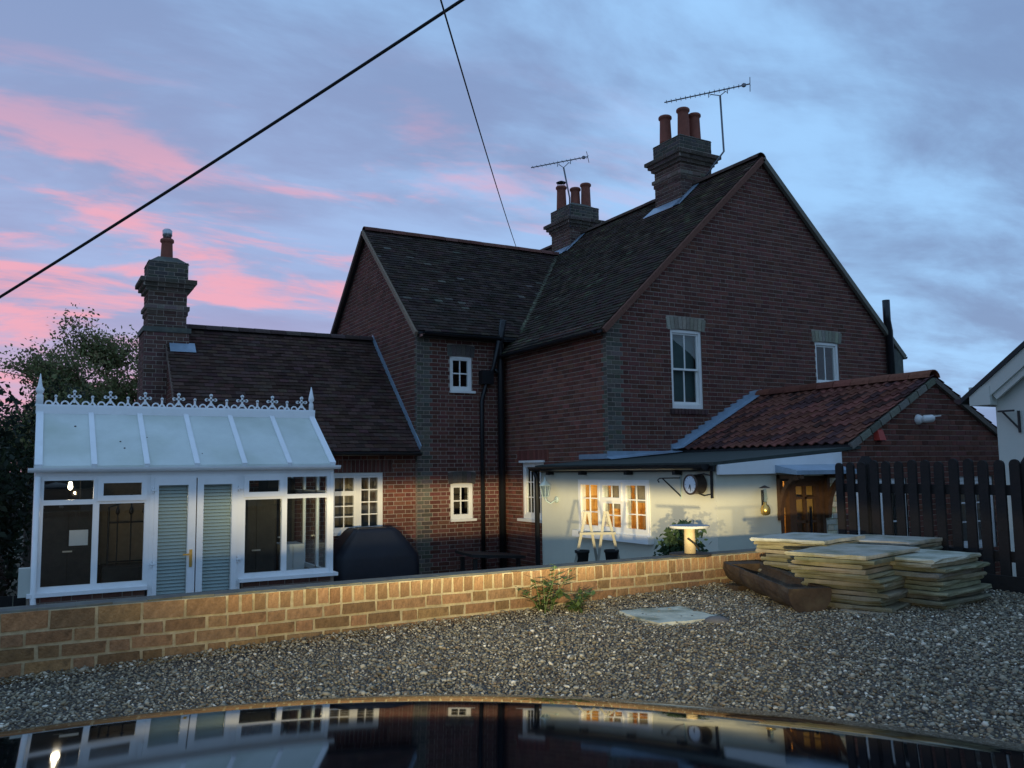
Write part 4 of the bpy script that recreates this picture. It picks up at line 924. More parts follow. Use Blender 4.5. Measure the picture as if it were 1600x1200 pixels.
for q in range(46):
    x0 = -9+15.1*q/46 if q < 6 else -1+7.1*(q-6)/40; x1 = x0+(2.5 if q < 6 else .177); lm = MB()
    if q < 6: x0, x1 = -9+q*1.3, -9+q*1.3+1.28
    lm.hexa([V(x0, yW+.012+random.uniform(0, .02), 1.392), V(x1, yW+.012+random.uniform(0, .02), 1.392), V(x1, yW+.205, 1.392), V(x0, yW+.205, 1.392), V(x0, yW+.025, 1.402+random.uniform(0, .006)), V(x1, yW+.025, 1.402+random.uniform(0, .006)), V(x1, yW+.20, 1.403), V(x0, yW+.20, 1.403)]); obj('lichen_crust', lm, MT['chim_cap'], gw)
for k in range(5):
    zc_ = 1.295-.075*(k+.5); u = -1.0+(.169 if k % 2 else 0); i = 0
    while u < 6.17:
        w = .215 if i % 2 == 0 else .1025
        if u+w < 6.18 and zc_ > GZ(u)-.07:
            o = place('brick', brick_mesh(w, .05, .065, random.randrange(22), WB), gw, V(u+w/2+random.uniform(-.002, .002), yW+.018+random.uniform(-.003, .003), zc_+random.uniform(-.0015, .0015)), (random.uniform(-.01, .01), random.uniform(-.006, .006), random.uniform(-.01, .01)))
        u += w+.01; i += 1
u = -1.0
while u < 6.1:
    w = .215 if u < .9 else .066
    o = place('coping_brick', brick_mesh(w, .225, .098, random.randrange(22), (.245, .148, .078)), gw, V(u+w/2, yW+.107+random.uniform(-.004, .004), 1.347+random.uniform(-.004, .004)), (random.uniform(-.012, .012), random.uniform(-.012, .012), random.uniform(-.012, .012)))
    u += w+.0095+random.uniform(-.001, .001)

# ================================================================ picket fence
fn = thing('picket_fence', 'dark stained picket fence with round topped pales beside the paving stacks', 'fence', (6.2, 4, 1.1))
xF = 6.2
def pale(y, w, zt, parent=fn, name='pale', z0=1.20):
    mb = MB(); r = w/2; K = 8; prof = [(-r, z0), (r, z0)]+[(r*math.cos(math.pi*t/K), zt-r+r*math.sin(math.pi*t/K)) for t in range(K+1)]
    fr = [V(xF-.022, y+a, b) for a, b in prof]; bk = [V(xF, y+a, b) for a, b in prof]; mb.face(fr); mb.face(list(reversed(bk)))
    for q in range(len(prof)): r2 = (q+1) % len(prof); mb.face([fr[r2], fr[q], bk[q], bk[r2]])
    return obj(name, mb, MT['fence'], parent)
y = 5.13; q = 0
while y > .5:
    pale(y+random.uniform(-.004, .004), .074, 2.125+random.uniform(-.012, .012)); y -= .1185; q += 1
for yy in (4.90, 3.50, 1.9):
    mb = MB(); mb.box((xF+.001, yy-.055, 1.0), (xF+.10, yy+.055, 2.10)); mb.hexa([V(xF+.001, yy-.055, 2.10), V(xF+.10, yy-.055, 2.10), V(xF+.10, yy+.055, 2.10), V(xF+.001, yy+.055, 2.10), V(xF+.03, yy-.02, 2.17), V(xF+.07, yy-.02, 2.17), V(xF+.07, yy+.02, 2.17), V(xF+.03, yy+.02, 2.17)]); obj('post', mb, MT['fence'], fn)
for zz in (1.90, 1.42):
    mb = MB(); mb.box((xF, .4, zz-.04), (xF+.045, 5.16, zz+.035)); obj('rail', mb, MT['fence'], fn)
mb = MB(); mb.box((xF-.045, .4, 1.05), (xF-.023, 5.16, 1.285)); obj('gravel_board', mb, MT['fence'], fn)

# ================================================================ hollow log trough
tr = thing('log_trough', 'hollowed log trough lying between the brick wall and paving stack', 'trough', (4.7, 4.6, 1.12))
pa, pb = V(4.90, 5.05, 1.325), V(4.49, 4.00, 1.265); dd = (pb-pa).normalized(); sd = dd.cross(V(0, 0, 1)).normalized(); upv = sd.cross(dd)
mb = MB(); K = 18; M_ = 12; ringsO, ringsI = [], []
for m in range(M_+1):
    c = pa.lerp(pb, m/M_); r = .142+.008*math.sin(m*1.7)
    ringsO.append([c+sd*((r+random.uniform(-.005, .005))*math.cos(-math.pi*1.0*t/K*1.12+.19))+upv*((r+random.uniform(-.004, .004))*math.sin(-math.pi*t/K*1.12+.19)) for t in range(K+1)])
    ri = r-.032; ringsI.append([c+sd*(ri*math.cos(-math.pi*t/K*1.12+.19))+upv*(ri*.85*math.sin(-math.pi*t/K*1.12+.19)+.004) for t in range(K+1)])
kk = len(mb.v)
for m in range(M_):
    for t in range(K):
        mb.face([ringsO[m][t], ringsO[m+1][t], ringsO[m+1][t+1], ringsO[m][t+1]])
        if 1 <= m < M_-1: mb.face([ringsI[m][t+1], ringsI[m+1][t+1], ringsI[m+1][t], ringsI[m][t]])
    for t in (0, K): mb.face([ringsO[m][t], ringsI[m][t], ringsI[m+1][t], ringsO[m+1][t]])
for m, m2 in ((0, 1), (M_, M_-1)):
    mb.face(list(ringsO[m])); mb.face(list(ringsI[m2])); mb.face([ringsO[m][0], ringsO[m][K], ringsI[m2][K], ringsI[m2][0]])
obj('trough_body', mb, MT['log'], tr)
mb = MB(); mb.box((4.40, 4.10, 1.05), (4.66, 4.22, 1.13)); obj('chock', mb, MT['log'], tr); mb = MB(); mb.box((4.72, 4.9, 1.05), (4.98, 5.02, 1.19)); obj('chock', mb, MT['log'], tr)

# ================================================================ stacked stone slabs: every slab is a thing
def slab(cx, cy, zb, lx, ly, th, ang, label, group, col=(.40, .36, .25)):
    mb = MB(); c, s = math.cos(ang), math.sin(ang); n = 5; ring_ = []
    loop = []
    for (x0, y0, x1, y1) in ((-1,-1,1,-1),(1,-1,1,1),(1,1,-1,1),(-1,1,-1,-1)):
        for t in range(n): loop.append((x0+(x1-x0)*t/n, y0+(y1-y0)*t/n))
    jit = [(random.uniform(-.010, .010), random.uniform(-.010, .010)) for _ in loop]
    def lvl(z, k, wob):
        o = []
        for (a, b), (ja, jb) in zip(loop, jit):
            x, y = a*lx/2*k+ja+random.uniform(-wob, wob), b*ly/2*k+jb+random.uniform(-wob, wob); o.append(V(cx+c*x-s*y, cy+s*x+c*y, z+random.uniform(-.002, .002)))
        return o
    R = [lvl(zb+.002, .985, .004), lvl(zb+th*.5, 1.0, .007), lvl(zb+th-.002, .985, .004)]
    m = len(loop); vs = sum(R, []); F = []
    for l in range(2):
        for q in range(m): F.append((l*m+q, l*m+(q+1) % m, (l+1)*m+(q+1) % m, (l+1)*m+q))
    F.append(tuple(range(m-1, -1, -1))); F.append(tuple(2*m+q for q in range(m)))
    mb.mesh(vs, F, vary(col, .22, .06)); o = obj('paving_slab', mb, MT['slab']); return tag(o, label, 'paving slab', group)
ORD = ['first', 'second', 'third', 'fourth', 'fifth', 'sixth', 'seventh', 'eighth', 'ninth', 'tenth', 'eleventh', 'twelfth', 'thirteenth', 'fourteenth', 'fifteenth', 'sixteenth']
def pile(cx, cy, zb, zt, lx, ly, ang, lab, toplab, group, lean=(0, 0), n=None):
    n = n or round((zt-zb)/.031); th = (zt-zb)/n
    for q in range(n):
        t = q/(n-1); top = q == n-1
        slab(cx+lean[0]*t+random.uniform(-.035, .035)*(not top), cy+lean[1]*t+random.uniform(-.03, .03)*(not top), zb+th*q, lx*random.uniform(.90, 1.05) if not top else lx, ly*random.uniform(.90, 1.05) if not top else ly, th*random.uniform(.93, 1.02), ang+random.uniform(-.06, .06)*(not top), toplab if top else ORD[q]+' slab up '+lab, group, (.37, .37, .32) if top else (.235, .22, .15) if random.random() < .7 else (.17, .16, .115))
zb = 1.125
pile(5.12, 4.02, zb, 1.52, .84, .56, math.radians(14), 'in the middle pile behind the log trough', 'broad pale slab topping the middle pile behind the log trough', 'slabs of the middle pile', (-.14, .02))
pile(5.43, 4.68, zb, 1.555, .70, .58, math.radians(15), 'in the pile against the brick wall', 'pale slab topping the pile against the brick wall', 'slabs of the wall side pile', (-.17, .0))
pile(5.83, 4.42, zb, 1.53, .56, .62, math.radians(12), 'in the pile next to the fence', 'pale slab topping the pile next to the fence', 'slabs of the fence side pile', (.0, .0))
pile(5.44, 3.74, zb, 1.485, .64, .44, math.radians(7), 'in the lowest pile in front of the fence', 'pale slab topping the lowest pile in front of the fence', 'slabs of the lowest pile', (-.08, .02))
slab(4.86, 3.84, zb-.02, .40, .30, .05, .4, 'rough broken slab at the foot of the middle pile', None)
slab(3.68, 4.46, 1.098, .48, .52, .045, -.15, 'single pale slab lying alone on the gravel by the wall', None, (.44, .42, .34))
mb = MB(); mb.lathe([(.02, 0), (.075, .012), (.085, .03), (.05, .05), (.01, .056)], V(3.80, 4.14, 1.105), n=9); tag(obj('field_stone', mb, MT['patio'], None, True), 'rounded grey stone lying against the single slab', 'stone')

# ================================================================ things by the wall and on the extension
o = thing('cable_drum', 'small wooden cable drum standing on the brick wall coping', 'cable drum', (4.60, 5.29, 1.396)); c = V(4.60, 5.29, 1.396)
mb = MB(); mb.lathe([(.165, 0), (.165, .018), (.04, .019), (.04, 0)], c, n=28); obj('bottom_flange', mb, MT['dark'], o); mb = MB(); mb.lathe([(.046, .015), (.044, .22)], c, n=18); obj('core', mb, MT['palewood'], o, True)
mb = MB(); mb.lathe([(.155, .218), (.158, .225), (.158, .236), (.155, .238)], c, n=32); obj('top_flange', mb, MT['flange'], o); mb = MB(); mb.tube([c+V(-.05, -.035, .14), c+V(0, -.052, .10), c+V(.055, -.035, .055)], .009, 6); obj('strap', mb, MT['rubber'], o)
# plant trestle with black pots
o = thing('step_trestle', 'pale wooden folding trestle in front of the kitchen window', 'trestle', (5.25, 7.5, -.1)); R2 = V(.87, -.49, 0); F2 = V(.49, .87, 0); c = V(5.25, 7.50, 0)
for s_ in (-.10, .10):
    mb = MB()
    for e in (-1, 1): mb.bar(c+R2*(s_+e*.012)+V(0, 0, 1.64), c+R2*(s_*1.6+e*.36)+F2*(e*.12)+V(0, 0, -.1), .028, .018, up=F2)
    obj('frame', mb, MT['paintwood'], o)
for zz, hw in ((1.415, .19), (1.05, .26)):
    mb = MB(); mb.box((-hw, -.09, -.012), (hw, .09, .012)); me = to_mesh(mb, 'shelf', MT['paintwood']); s2 = place('shelf', me, o, c+V(0, 0, zz), (0, 0, -.515))
for uu, lab in ((-.16, 'black plant pot on the trestle shelf beside the drain pipe'), (.15, 'black plant pot on the trestle shelf beside the cable drum')):
    p = thing('plant_pot', lab, 'plant pot', c+R2*uu+V(0, 0, 1.062)); mb = MB(); mb.lathe([(.055, 0), (.072, .15), (.08, .15), (.08, .175), (.068, .175), (.062, .13)], c+R2*uu+V(0, 0, 1.062), n=16); obj('pot', mb, MT['rubber'], p, True); mb = MB(); mb.lathe([(.0005, .135), (.064, .14)], c+R2*uu+V(0, 0, 1.062), n=14); obj('soil', mb, MT['bark'], p)
o = thing('garden_stool', 'dark wooden stool showing above the wall beside the trestle', 'stool', (4.45, 6.6, -.1)); mb = MB(); mb.box((4.28, 6.45, 1.15), (4.62, 6.75, 1.19)); obj('seat', mb, MT['wood'], o)
for (xx, yy) in ((4.30, 6.48), (4.60, 6.48), (4.30, 6.72), (4.60, 6.72)): mb = MB(); mb.box((xx-.02, yy-.02, -.1), (xx+.02, yy+.02, 1.15)); obj('leg', mb, MT['wood'], o)
# covered barbecue
o = thing('covered_barbecue', 'barbecue under a black fabric cover below the low wing window', 'barbecue', (4.85, 13.45, -.1))
mb = MB(); lv = [(0.0, 1.02, 1.0), (.45, 1.0, .98), (.72, .99, .96), (.78, .97, .92), (1.10, .55, .70), (1.145, .47, .6), (1.15, .40, .5)]; loop = [(math.copysign(abs(math.cos(a))**.30, math.cos(a)), math.copysign(abs(math.sin(a))**.30, math.sin(a))) for a in [2*math.pi*t/40 for t in range(40)]]; R = []
for i, (zz, kx, ky) in enumerate(lv): R.append([V(4.92+.74*kx*a*(1+.02*math.sin(9*t)*(1-i/6)), 13.45+.40*ky*b*(1+.03*math.sin(7*t+1)*(1-i/6)), -.1+zz*1.10+.012*math.sin(t*1.3+i)) for t, (a, b) in enumerate(loop)])
vs = sum(R, []); F = []
for l in range(len(lv)-1):
    for q in range(40): F.append((l*40+q, l*40+(q+1) % 40, (l+1)*40+(q+1) % 40, (l+1)*40+q))
F.append(tuple((len(lv)-1)*40+q for q in range(40))); mb.mesh(vs, F); obj('cover', mb, MT['cover'], o, True); mb = MB()
mb.box((4.25, 13.15, -.1), (4.30, 13.75, 0.0)); obj('foot', mb, MT['iron'], o)
o = thing('garden_table', 'low dark table against the cross wing wall', 'table', (7.1, 13.6, -.1)); mb = MB(); mb.hexa([V(6.65, 13.2, .60), V(7.7, 13.2, .52), V(7.7, 13.9, .52), V(6.65, 13.9, .62), V(6.65, 13.2, .65), V(7.7, 13.2, .57), V(7.7, 13.9, .57), V(6.65, 13.9, .67)]); obj('top', mb, MT['dark'], o)
for (xx, yy) in ((6.75, 13.3), (7.6, 13.3), (6.75, 13.8), (7.6, 13.8)): mb = MB(); mb.box((xx-.03, yy-.03, -.1), (xx+.03, yy+.03, .56)); obj('leg', mb, MT['dark'], o)
# lantern on the left of the kitchen window
o = thing('wall_lantern', 'pale carriage lantern on the white wall beside the drain pipe', 'lantern', (7.11, 11.22, 1.60)); c = V(6.93, 11.26, 0)
mb = MB(); mb.lathe([(.05, 0), (.05, .02), (.03, .03)], V(7.11, 11.20, 1.62), V(-1, 0, 0), 12); mb.tube([V(7.09, 11.20, 1.62), V(7.0, 11.22, 1.56), V(6.94, 11.25, 1.60), V(6.93, 11.26, 1.66)], .012, 6); obj('arm', mb, MT['verdi'], o, True)
mb = MB(); mb.lathe([(.035, 1.655), (.055, 1.665), (.05, 1.67)], c, n=6); mb.lathe([(.095, 1.83), (.10, 1.84), (.03, 1.90), (.02, 1.92), (.012, 1.95), (.003, 1.98)], c, n=6)
for a in range(6): an = a*math.pi/3; mb.bar(c+V(.05*math.cos(an), .05*math.sin(an), 1.665), c+V(.085*math.cos(an), .085*math.sin(an), 1.835), .008, .008)
obj('cage', mb, MT['verdi'], o); mb = MB(); mb.tube([c+V(0, 0, 1.668), c+V(0, 0, 1.832)], [.047, .08], 6, caps=False); obj('pane', mb, MT['glass'], o)
# brass lamp by the door
o = thing('brass_lamp', 'brass wall lamp with glass chimney between the clock and the porch', 'wall lamp', (7.80, 7.68, 1.5)); c = V(7.80, 7.58, 0)
mb = MB(); pbox(mb, PK, 7.84, 7.87, 1.50, 1.80, .0, .02); mb.tube([V(7.855, 7.67, 1.62), V(7.83, 7.60, 1.60), c+V(0, 0, 1.60)], .010, 6); obj('bracket', mb, MT['iron'], o)
mb = MB(); mb.lathe([(.03, 1.50), (.055, 1.52), (.06, 1.57), (.045, 1.61), (.02, 1.63), (.02, 1.66)], c+V(-.02, -.02, 0), n=14); obj('font', mb, MT['brass'], o, True); mb = MB(); mb.tube([c+V(-.02, -.02, 1.66), c+V(-.02, -.02, 1.70), c+V(-.02, -.02, 1.82)], [.02, .032, .02], 12, caps=False); obj('glass_chimney', mb, MT['glass'], o, True); mb = MB(); mb.lathe([(.005, 1.86), (.07, 1.83), (.072, 1.828)], c+V(-.02, -.02, 0), n=12); obj('reflector', mb, MT['copper'], o, True)
# drum clock and brackets
o = thing('drum_clock', 'round drum wall clock with pale dial on the white wall corner', 'clock', (7.11, 7.93, 1.88)); c = V(7.10, 7.93, 1.885); ax = V(-1, 0, 0)
mb = MB(); mb.lathe([(.10, 0), (.118, .01), (.118, .15), (.125, .155), (.125, .175), (.105, .178), (.105, .165)], c, ax, 28); obj('case', mb, MT['copper'], o, True); mb = MB(); mb.lathe([(.104, .160), (.104, .170)], c, ax, 28); obj('dial', mb, MT['clockface'], o)
mb = MB(); mb.bar(c+V(-.17, 0, 0), c+V(-.17, -.01, -.075), .004, .012, up=V(1, 0, 0)); mb.bar(c+V(-.172, 0, 0), c+V(-.172, .02, -.05), .004, .014, up=V(1, 0, 0)); obj('hands', mb, MT['black'], o)
for a in range(12): an = a*math.pi/6; mb = MB(); mb.bar(c+V(-.168, .078*math.cos(an), .078*math.sin(an)), c+V(-.168, .096*math.cos(an), .096*math.sin(an)), .003, .007, up=V(1, 0, 0)); obj('hour_mark', mb, MT['black'], o)
mb = MB(); mb.bar(V(7.09, 7.73, 1.72), V(7.09, 7.73, 2.08), .025, .025); mb.tube([V(7.08, 7.73, 1.99), V(7.06, 7.83, 2.01), V(7.05, 7.93, 2.0)], .008, 5); mb.tube([V(7.08, 7.73, 1.77), V(7.06, 7.83, 1.75), V(7.05, 7.93, 1.775)], .008, 5); obj('bracket', mb, MT['iron'], o)
o = thing('basket_bracket', 'empty hanging basket bracket on the white wall right of the window', 'bracket', (7.11, 8.38, 1.70)); mb = MB(); mb.bar(V(7.10, 8.30, 1.70), V(7.10, 8.30, 2.0), .015, .015); obj('wall_bar', mb, MT['verdi'], o); mb = MB(); mb.tube([V(7.10, 8.30, 1.96), V(6.80, 8.34, 1.96), V(6.77, 8.34, 1.94), V(6.79, 8.34, 1.91)], .008, 6); obj('arm', mb, MT['iron'], o); mb = MB(); mb.tube([V(7.10, 8.30, 1.73), V(6.84, 8.33, 1.955)], .009, 6); obj('strut', mb, MT['iron'], o)
# security light and bell box on the brick gable
o = thing('security_light', 'white floodlight with sensor high on the brick extension gable', 'floodlight', (11.0, 7.68, 2.72)); mb = MB(); mb.lathe([(.07, 0), (.075, .02), (.06, .05), (.05, .07)], V(10.94, 7.68, 2.72), V(0, -1, 0), 14); obj('base', mb, MT['whiteobj'], o, True); mb = MB(); mb.lathe([(.04, 0), (.055, .03), (.055, .14), (.045, .16), (.035, .17)], V(10.93, 7.59, 2.72), V(.86, -.4, .06).normalized(), 14); obj('lamp_head', mb, MT['whiteobj'], o, True); mb = MB(); mb.hexa([V(11.06, 7.48, 2.75), V(11.16, 7.46, 2.76), V(11.16, 7.54, 2.76), V(11.06, 7.56, 2.75), V(11.06, 7.48, 2.765), V(11.17, 7.46, 2.775), V(11.17, 7.54, 2.775), V(11.06, 7.56, 2.765)]); obj('hood', mb, MT['whiteobj'], o)
o = thing('bell_box', 'small red bell box on the brick gable below the verge', 'alarm box', (10.06, 7.68, 2.42)); mb = MB(); mb.hexa([V(9.99, 7.58, 2.42), V(10.12, 7.58, 2.42), V(10.13, 7.675, 2.42), V(9.98, 7.675, 2.42), V(10.0, 7.62, 2.56), V(10.11, 7.62, 2.56), V(10.13, 7.675, 2.58), V(9.98, 7.675, 2.58)]); obj('cover', mb, MT['redbox'], o); mb = MB(); mb.box((10.03, 7.57, 2.405), (10.08, 7.66, 2.42)); obj('vent', mb, MT['black'], o)

# ================================================================ aerials and cables
def aerial(label, mast, bl, br, n, el, fork):
    o = thing('television_aerial', label, 'aerial', mast[0], 'aerials on the chimneys'); mb = MB(); mb.tube(mast, .020, 7); obj('mast', mb, MT['alu'], o, True)
    bl, br = Vector(bl), Vector(br); mb = MB(); mb.tube([bl, br], .013, 6); obj('boom', mb, MT['alu'], o); d = (br-bl).normalized(); sd = d.cross(V(0, 0, 1)).normalized(); me = MB(); me.tube([-sd*.09+V(0, 0, 0), sd*.09], .006, 4); em = to_mesh(me, 'element', MT['alu'])
    for i in range(n): place('element', em, o, bl.lerp(br, (i+.5)/n*.9))
    mb = MB(); c = bl.lerp(br, .93); mb.box(c-V(.03, .03, .03), c+V(.03, .03, .03)); obj('dipole_box', mb, MT['alu'], o)
    for s_ in (-1, 1): mb = MB(); mb.tube([br+sd*(.13*s_)+V(0, 0, .10*s_ if 0 else .08), br+V(0, 0, 0), br+sd*(.13*s_)-V(0, 0, .10)], .007, 4); obj('reflector', mb, MT['alu'], o)
    t = Vector(mast[-1]); a = bl.lerp(br, fork[0]); b = bl.lerp(br, fork[1]); mb = MB(); mb.tube([a, a-V(0, 0, .10), a.lerp(t, .2)-V(0, 0, .02), t, b.lerp(t, .2)-V(0, 0, .02), b-V(0, 0, .10), b], .010, 5); obj('fork', mb, MT['alu'], o)
aerial('long television aerial on a cranked mast at the three pot chimney', [V(11.66, 12.70, 7.85), V(11.66, 12.45, 7.98), V(11.66, 12.37, 8.05), V(11.85, 12.22, 8.36), V(11.73, 12.14, 9.46)], (10.9, 12.86, 9.43), (12.1, 11.69, 9.60), 16, .1, (.52, .74))
aerial('shorter television aerial above the chimney with the wire cowl', [V(11.17, 16.80, 7.9), V(11.13, 16.72, 8.6), V(10.88, 16.58, 9.27)], (10.3, 17.13, 9.35), (11.26, 16.11, 9.45), 12, .1, (.47, .70))
def cable(name, p0, p1, r, sag, label, group=None, n=24, ext0=0., ext1=0.):
    p0, p1 = Vector(p0), Vector(p1); d = p1-p0; a, b = p0-d*ext0, p1+d*ext1; mb = MB(); mb.tube([a.lerp(b, t/n)-V(0, 0, sag*4*(t/n)*(1-t/n)) for t in range(n+1)], r, 6); tag(obj(name, mb, MT['rubber'], None, True), label, 'cable', group)
cable('overhead_cable', (4.02, 7.53, 7.27), (-.63, 12.81, 4.30), .018, .09, 'thick black overhead cable slanting across the sky', ext0=.35, ext1=.30)
cable('service_wire', (2.81, 6.05, 5.97), (9.98, 17.35, 7.40), .008, .10, 'thin service wire running up from the cross wing ridge', ext0=.25)
for k, (a, b) in enumerate((((-1.4, 46.4, 7.29), (.24, 45.5, 6.81)), ((-1.39, 46.4, 6.99), (.24, 45.5, 6.55)))): cable('telephone_wire', a, b, .022, .0, ('upper', 'lower')[k]+' of two distant wires passing behind the leafy tree', 'distant wires', ext0=6, ext1=2)
# ================================================================ trees, hedge, plants
def leaves_mesh(name, cen, nrm_spread, size, cols, parent, mat='leaf', aspect=.55, seed=3):
    r = np.random.default_rng(seed); C_ = np.array(cen, float); n = len(C_)
    a = r.normal(size=(n, 3)); a /= np.linalg.norm(a, axis=1)[:, None]; b = np.cross(a, r.normal(size=(n, 3))); b /= np.linalg.norm(b, axis=1)[:, None]
    s = size*(.6+.8*r.random(n))[:, None]; w = s*aspect
    m = np.cross(a, b)*s*.15
    v = np.stack([C_-a*s, C_+b*w+m, C_+a*s, C_-b*w+m], 1).reshape(-1, 3)
    me = bpy.data.meshes.new(name); me.vertices.add(4*n); me.vertices.foreach_set('co', v.ravel()); me.loops.add(4*n); me.loops.foreach_set('vertex_index', np.arange(4*n)); me.polygons.add(n); me.polygons.foreach_set('loop_start', np.arange(n)*4)
    me.polygons.foreach_set('loop_total', np.full(n, 4))
    ca = me.color_attributes.new('col', 'FLOAT_COLOR', 'CORNER'); cc = np.array(cols)[r.integers(0, len(cols), n)]*(.7+.6*r.random((n, 1))); ca.data.foreach_set('color', np.repeat(np.concatenate([cc, np.ones((n, 1))], 1), 4, axis=0).astype(np.float32).ravel())
    me.materials.append(MT[mat]); me.update(); me.validate()
    o = bpy.data.objects.new(name, me); return link(o, parent)
def grow_tree(name, label, base, height, spread, lean, levels, nleaf, lsize, cols, seed, group=None, trunk_r=.13, fork=.35, clump=.35):
    rd = random.Random(seed); base = Vector(base); t = thing(name, label, 'tree', base, group); wood = MB(); tips = []
    def branch(p, d, ln, r, lv):
        pts = [p]; q = p; dd = d.copy(); n = 5
        for i in range(n):
            dd = (dd+V(rd.uniform(-.18, .18), rd.uniform(-.18, .18), rd.uniform(-.05, .14))).normalized(); q = q+dd*(ln/n); pts.append(q)
            if lv >= levels-1: tips.append(q)
        wood.tube(pts, [r*(1-.55*i/n) for i in range(n+1)], 6 if lv < 2 else 4, caps=False)
        if lv < levels:
            for k in range(rd.choice((3, 4, 4)) if lv else 6):
                at = pts[rd.randint(2 if lv else 2, n)]; ang = rd.uniform(0, 6.28); out = V(math.cos(ang), math.sin(ang), 0)
                nd = (dd*rd.uniform(.5, 1.)+out*rd.uniform(.5, 1.1)*spread+V(0, 0, rd.uniform(.0, .5))).normalized(); branch(at, nd, ln*rd.uniform(.5, .75), r*.5, lv+1)
    branch(base, Vector(lean).normalized(), height*fork, trunk_r, 0)
    obj('trunk', wood, MT['bark'], t)
    zs = [p.z for p in tips]; lo, hi = min(zs), max(zs); cen = []
    k = (base.z+height-base.z)/max(.1, hi-base.z)
    for i in range(nleaf):
        p = rd.choice(tips); g3 = lambda k: max(-1.4, min(1.4, rd.gauss(0, .75)))*clump*k; cen.append((p.x+g3(1), p.y+g3(1), p.z+g3(.8)))
    leaves_mesh('crown', cen, 1, lsize, cols, t, seed=seed); return t
GREENS = [(.19, .21, .08), (.14, .165, .07), (.24, .23, .10), (.19, .15, .075)]
DARKG = [(.022, .034, .018), (.030, .042, .020), (.018, .028, .018)]
grow_tree('leafy_tree', 'leafy spring tree with thin gaps behind the left chimney', (2.3, 27.4, -.16), 8.6, 1.05, (.03, 0, 1), 4, 26000, .055, GREENS, 5, trunk_r=.20, fork=.40, clump=.36)
grow_tree('leafy_tree', 'mid height leafy tree between the other two behind the conservatory ridge', (1.0, 26.6, -.16), 6.6, 1.0, (-.05, 0, 1), 4, 16000, .05, GREENS, 17, trunk_r=.15, fork=.40, clump=.32)
grow_tree('leafy_tree', 'lower leafy tree reaching past the conservatory finial', (.05, 24.5, -.16), 5.2, .9, (.0, 0, 1), 4, 14000, .05, GREENS+DARKG, 11, trunk_r=.14, fork=.42, clump=.26)
def bush(name, label, cat, c, rad, n, size, cols, seed, flat=False, stem=True):
    r = random.Random(seed); t = thing(name, label, cat, (c[0], c[1], -.16)); cen = []
    lob = [(c[0]+r.uniform(-.5, .5)*rad[0], c[1]+r.uniform(-.5, .5)*rad[1], c[2]+r.uniform(-.4, .5)*rad[2], r.uniform(.35, .65)) for _ in range(14)]
    for i in range(n):
        l = r.choice(lob); v = V(r.gauss(0, 1), r.gauss(0, 1), r.gauss(0, 1)).normalized()*(r.random()**.4); cen.append((l[0]+v.x*rad[0]*l[3], l[1]+v.y*rad[1]*l[3], max(-.1, l[2]+v.z*rad[2]*l[3])))
    leaves_mesh('foliage', cen, 1, size, cols, t, seed=seed)
    mb = MB()
    for i in range(7): l = lob[i]; mb.tube([V(c[0]+r.uniform(-.1, .1)*rad[0], c[1]+r.uniform(-.1, .1)*rad[1], -.16), V(c[0]*.4+l[0]*.6, c[1]*.4+l[1]*.6, l[2]*.5), V(l[0], l[1], l[2])], [.03*rad[2], .02*rad[2], .006], 5, caps=False)
    obj('stem', mb, MT['bark'], t); return t
bush('evergreen_bush', 'dense dark evergreen bush left of the conservatory', 'bush', (-1.1, 20.0, 1.75), (1.5, 1.3, 2.1), 9000, .075, DARKG, 21)
bush('evergreen_bush', 'dark holly bush close against the conservatory corner post', 'bush', (-.75, 16.2, 1.2), (.75, 1.2, 1.5), 6000, .06, DARKG, 22)
bush('beech_hedge', 'brown tinged low hedge beside the conservatory', 'hedge', (-.75, 13.6, .45), (.62, 1.6, .85), 6500, .05, [(.05, .032, .025), (.04, .03, .025), (.03, .034, .02)], 23)
bush('garden_shrub', 'green leafy shrub behind the cable drum and wall', 'shrub', (5.66, 6.62, .95), (.34, .30, .66), 2600, .032, [(.045, .085, .035), (.06, .10, .045), (.035, .065, .03)], 24)
# boarded fence at the far left
o = thing('board_fence', 'dark board fence below the hedge left of the conservatory', 'fence', (-1.5, 12.4, -.16))
for i in range(14): mb = MB(); mb.box((-2.0+i*.145, 12.38, -.16), (-2.0+i*.145+.135, 12.40+.012*(i % 2), .62)); obj('board', mb, MT['fence'], o)
mb = MB(); mb.box((-2.0, 12.415, .40), (.02, 12.45, .46)); obj('rail', mb, MT['fence'], o)
# weed growing at the foot of the wall
def weed(label, base, n, h, seed):
    r = random.Random(seed); t = thing('weed', label, 'plant', base, None); st = MB(); lm = MB(); b = Vector(base)
    for i in range(n):
        an = r.uniform(0, 6.28); le = r.uniform(.12, .5); hh = h*r.uniform(.55, 1.); p0 = b+V(r.uniform(-.05, .05), r.uniform(-.03, .03), -.01)
        pts = [p0, p0+V(math.cos(an)*le*.12, math.sin(an)*le*.08, hh*.5), p0+V(math.cos(an)*le*.35, math.sin(an)*le*.2, hh)]; st.tube(pts, [.004, .003, .0015], 4)
        for k in range(11):
            f = .25+.75*k/10; q = pts[0].lerp(pts[1], min(1, f*2)) if f < .5 else pts[1].lerp(pts[2], f*2-1)
            for s_ in (-1, 1):
                a2 = r.uniform(0, 6.28); dv = V(math.cos(a2), math.sin(a2)*.7, r.uniform(-.5, .4)); L_ = r.uniform(.04, .10); sd = dv.cross(V(0, 0, 1)).normalized()*L_*.22
                lm.face([q, q+dv*L_*.5+sd, q+dv*L_, q+dv*L_*.5-sd], vary((.13, .20, .06), .35))
    obj('stem', st, MT['greenstem'], t); obj('leaf', lm, MT['leaf'], t, kind='stuff')
weed('tall green weed growing at the foot of the brick wall', (3.12, 5.06, GZ(3.1)), 7, .34, 4)
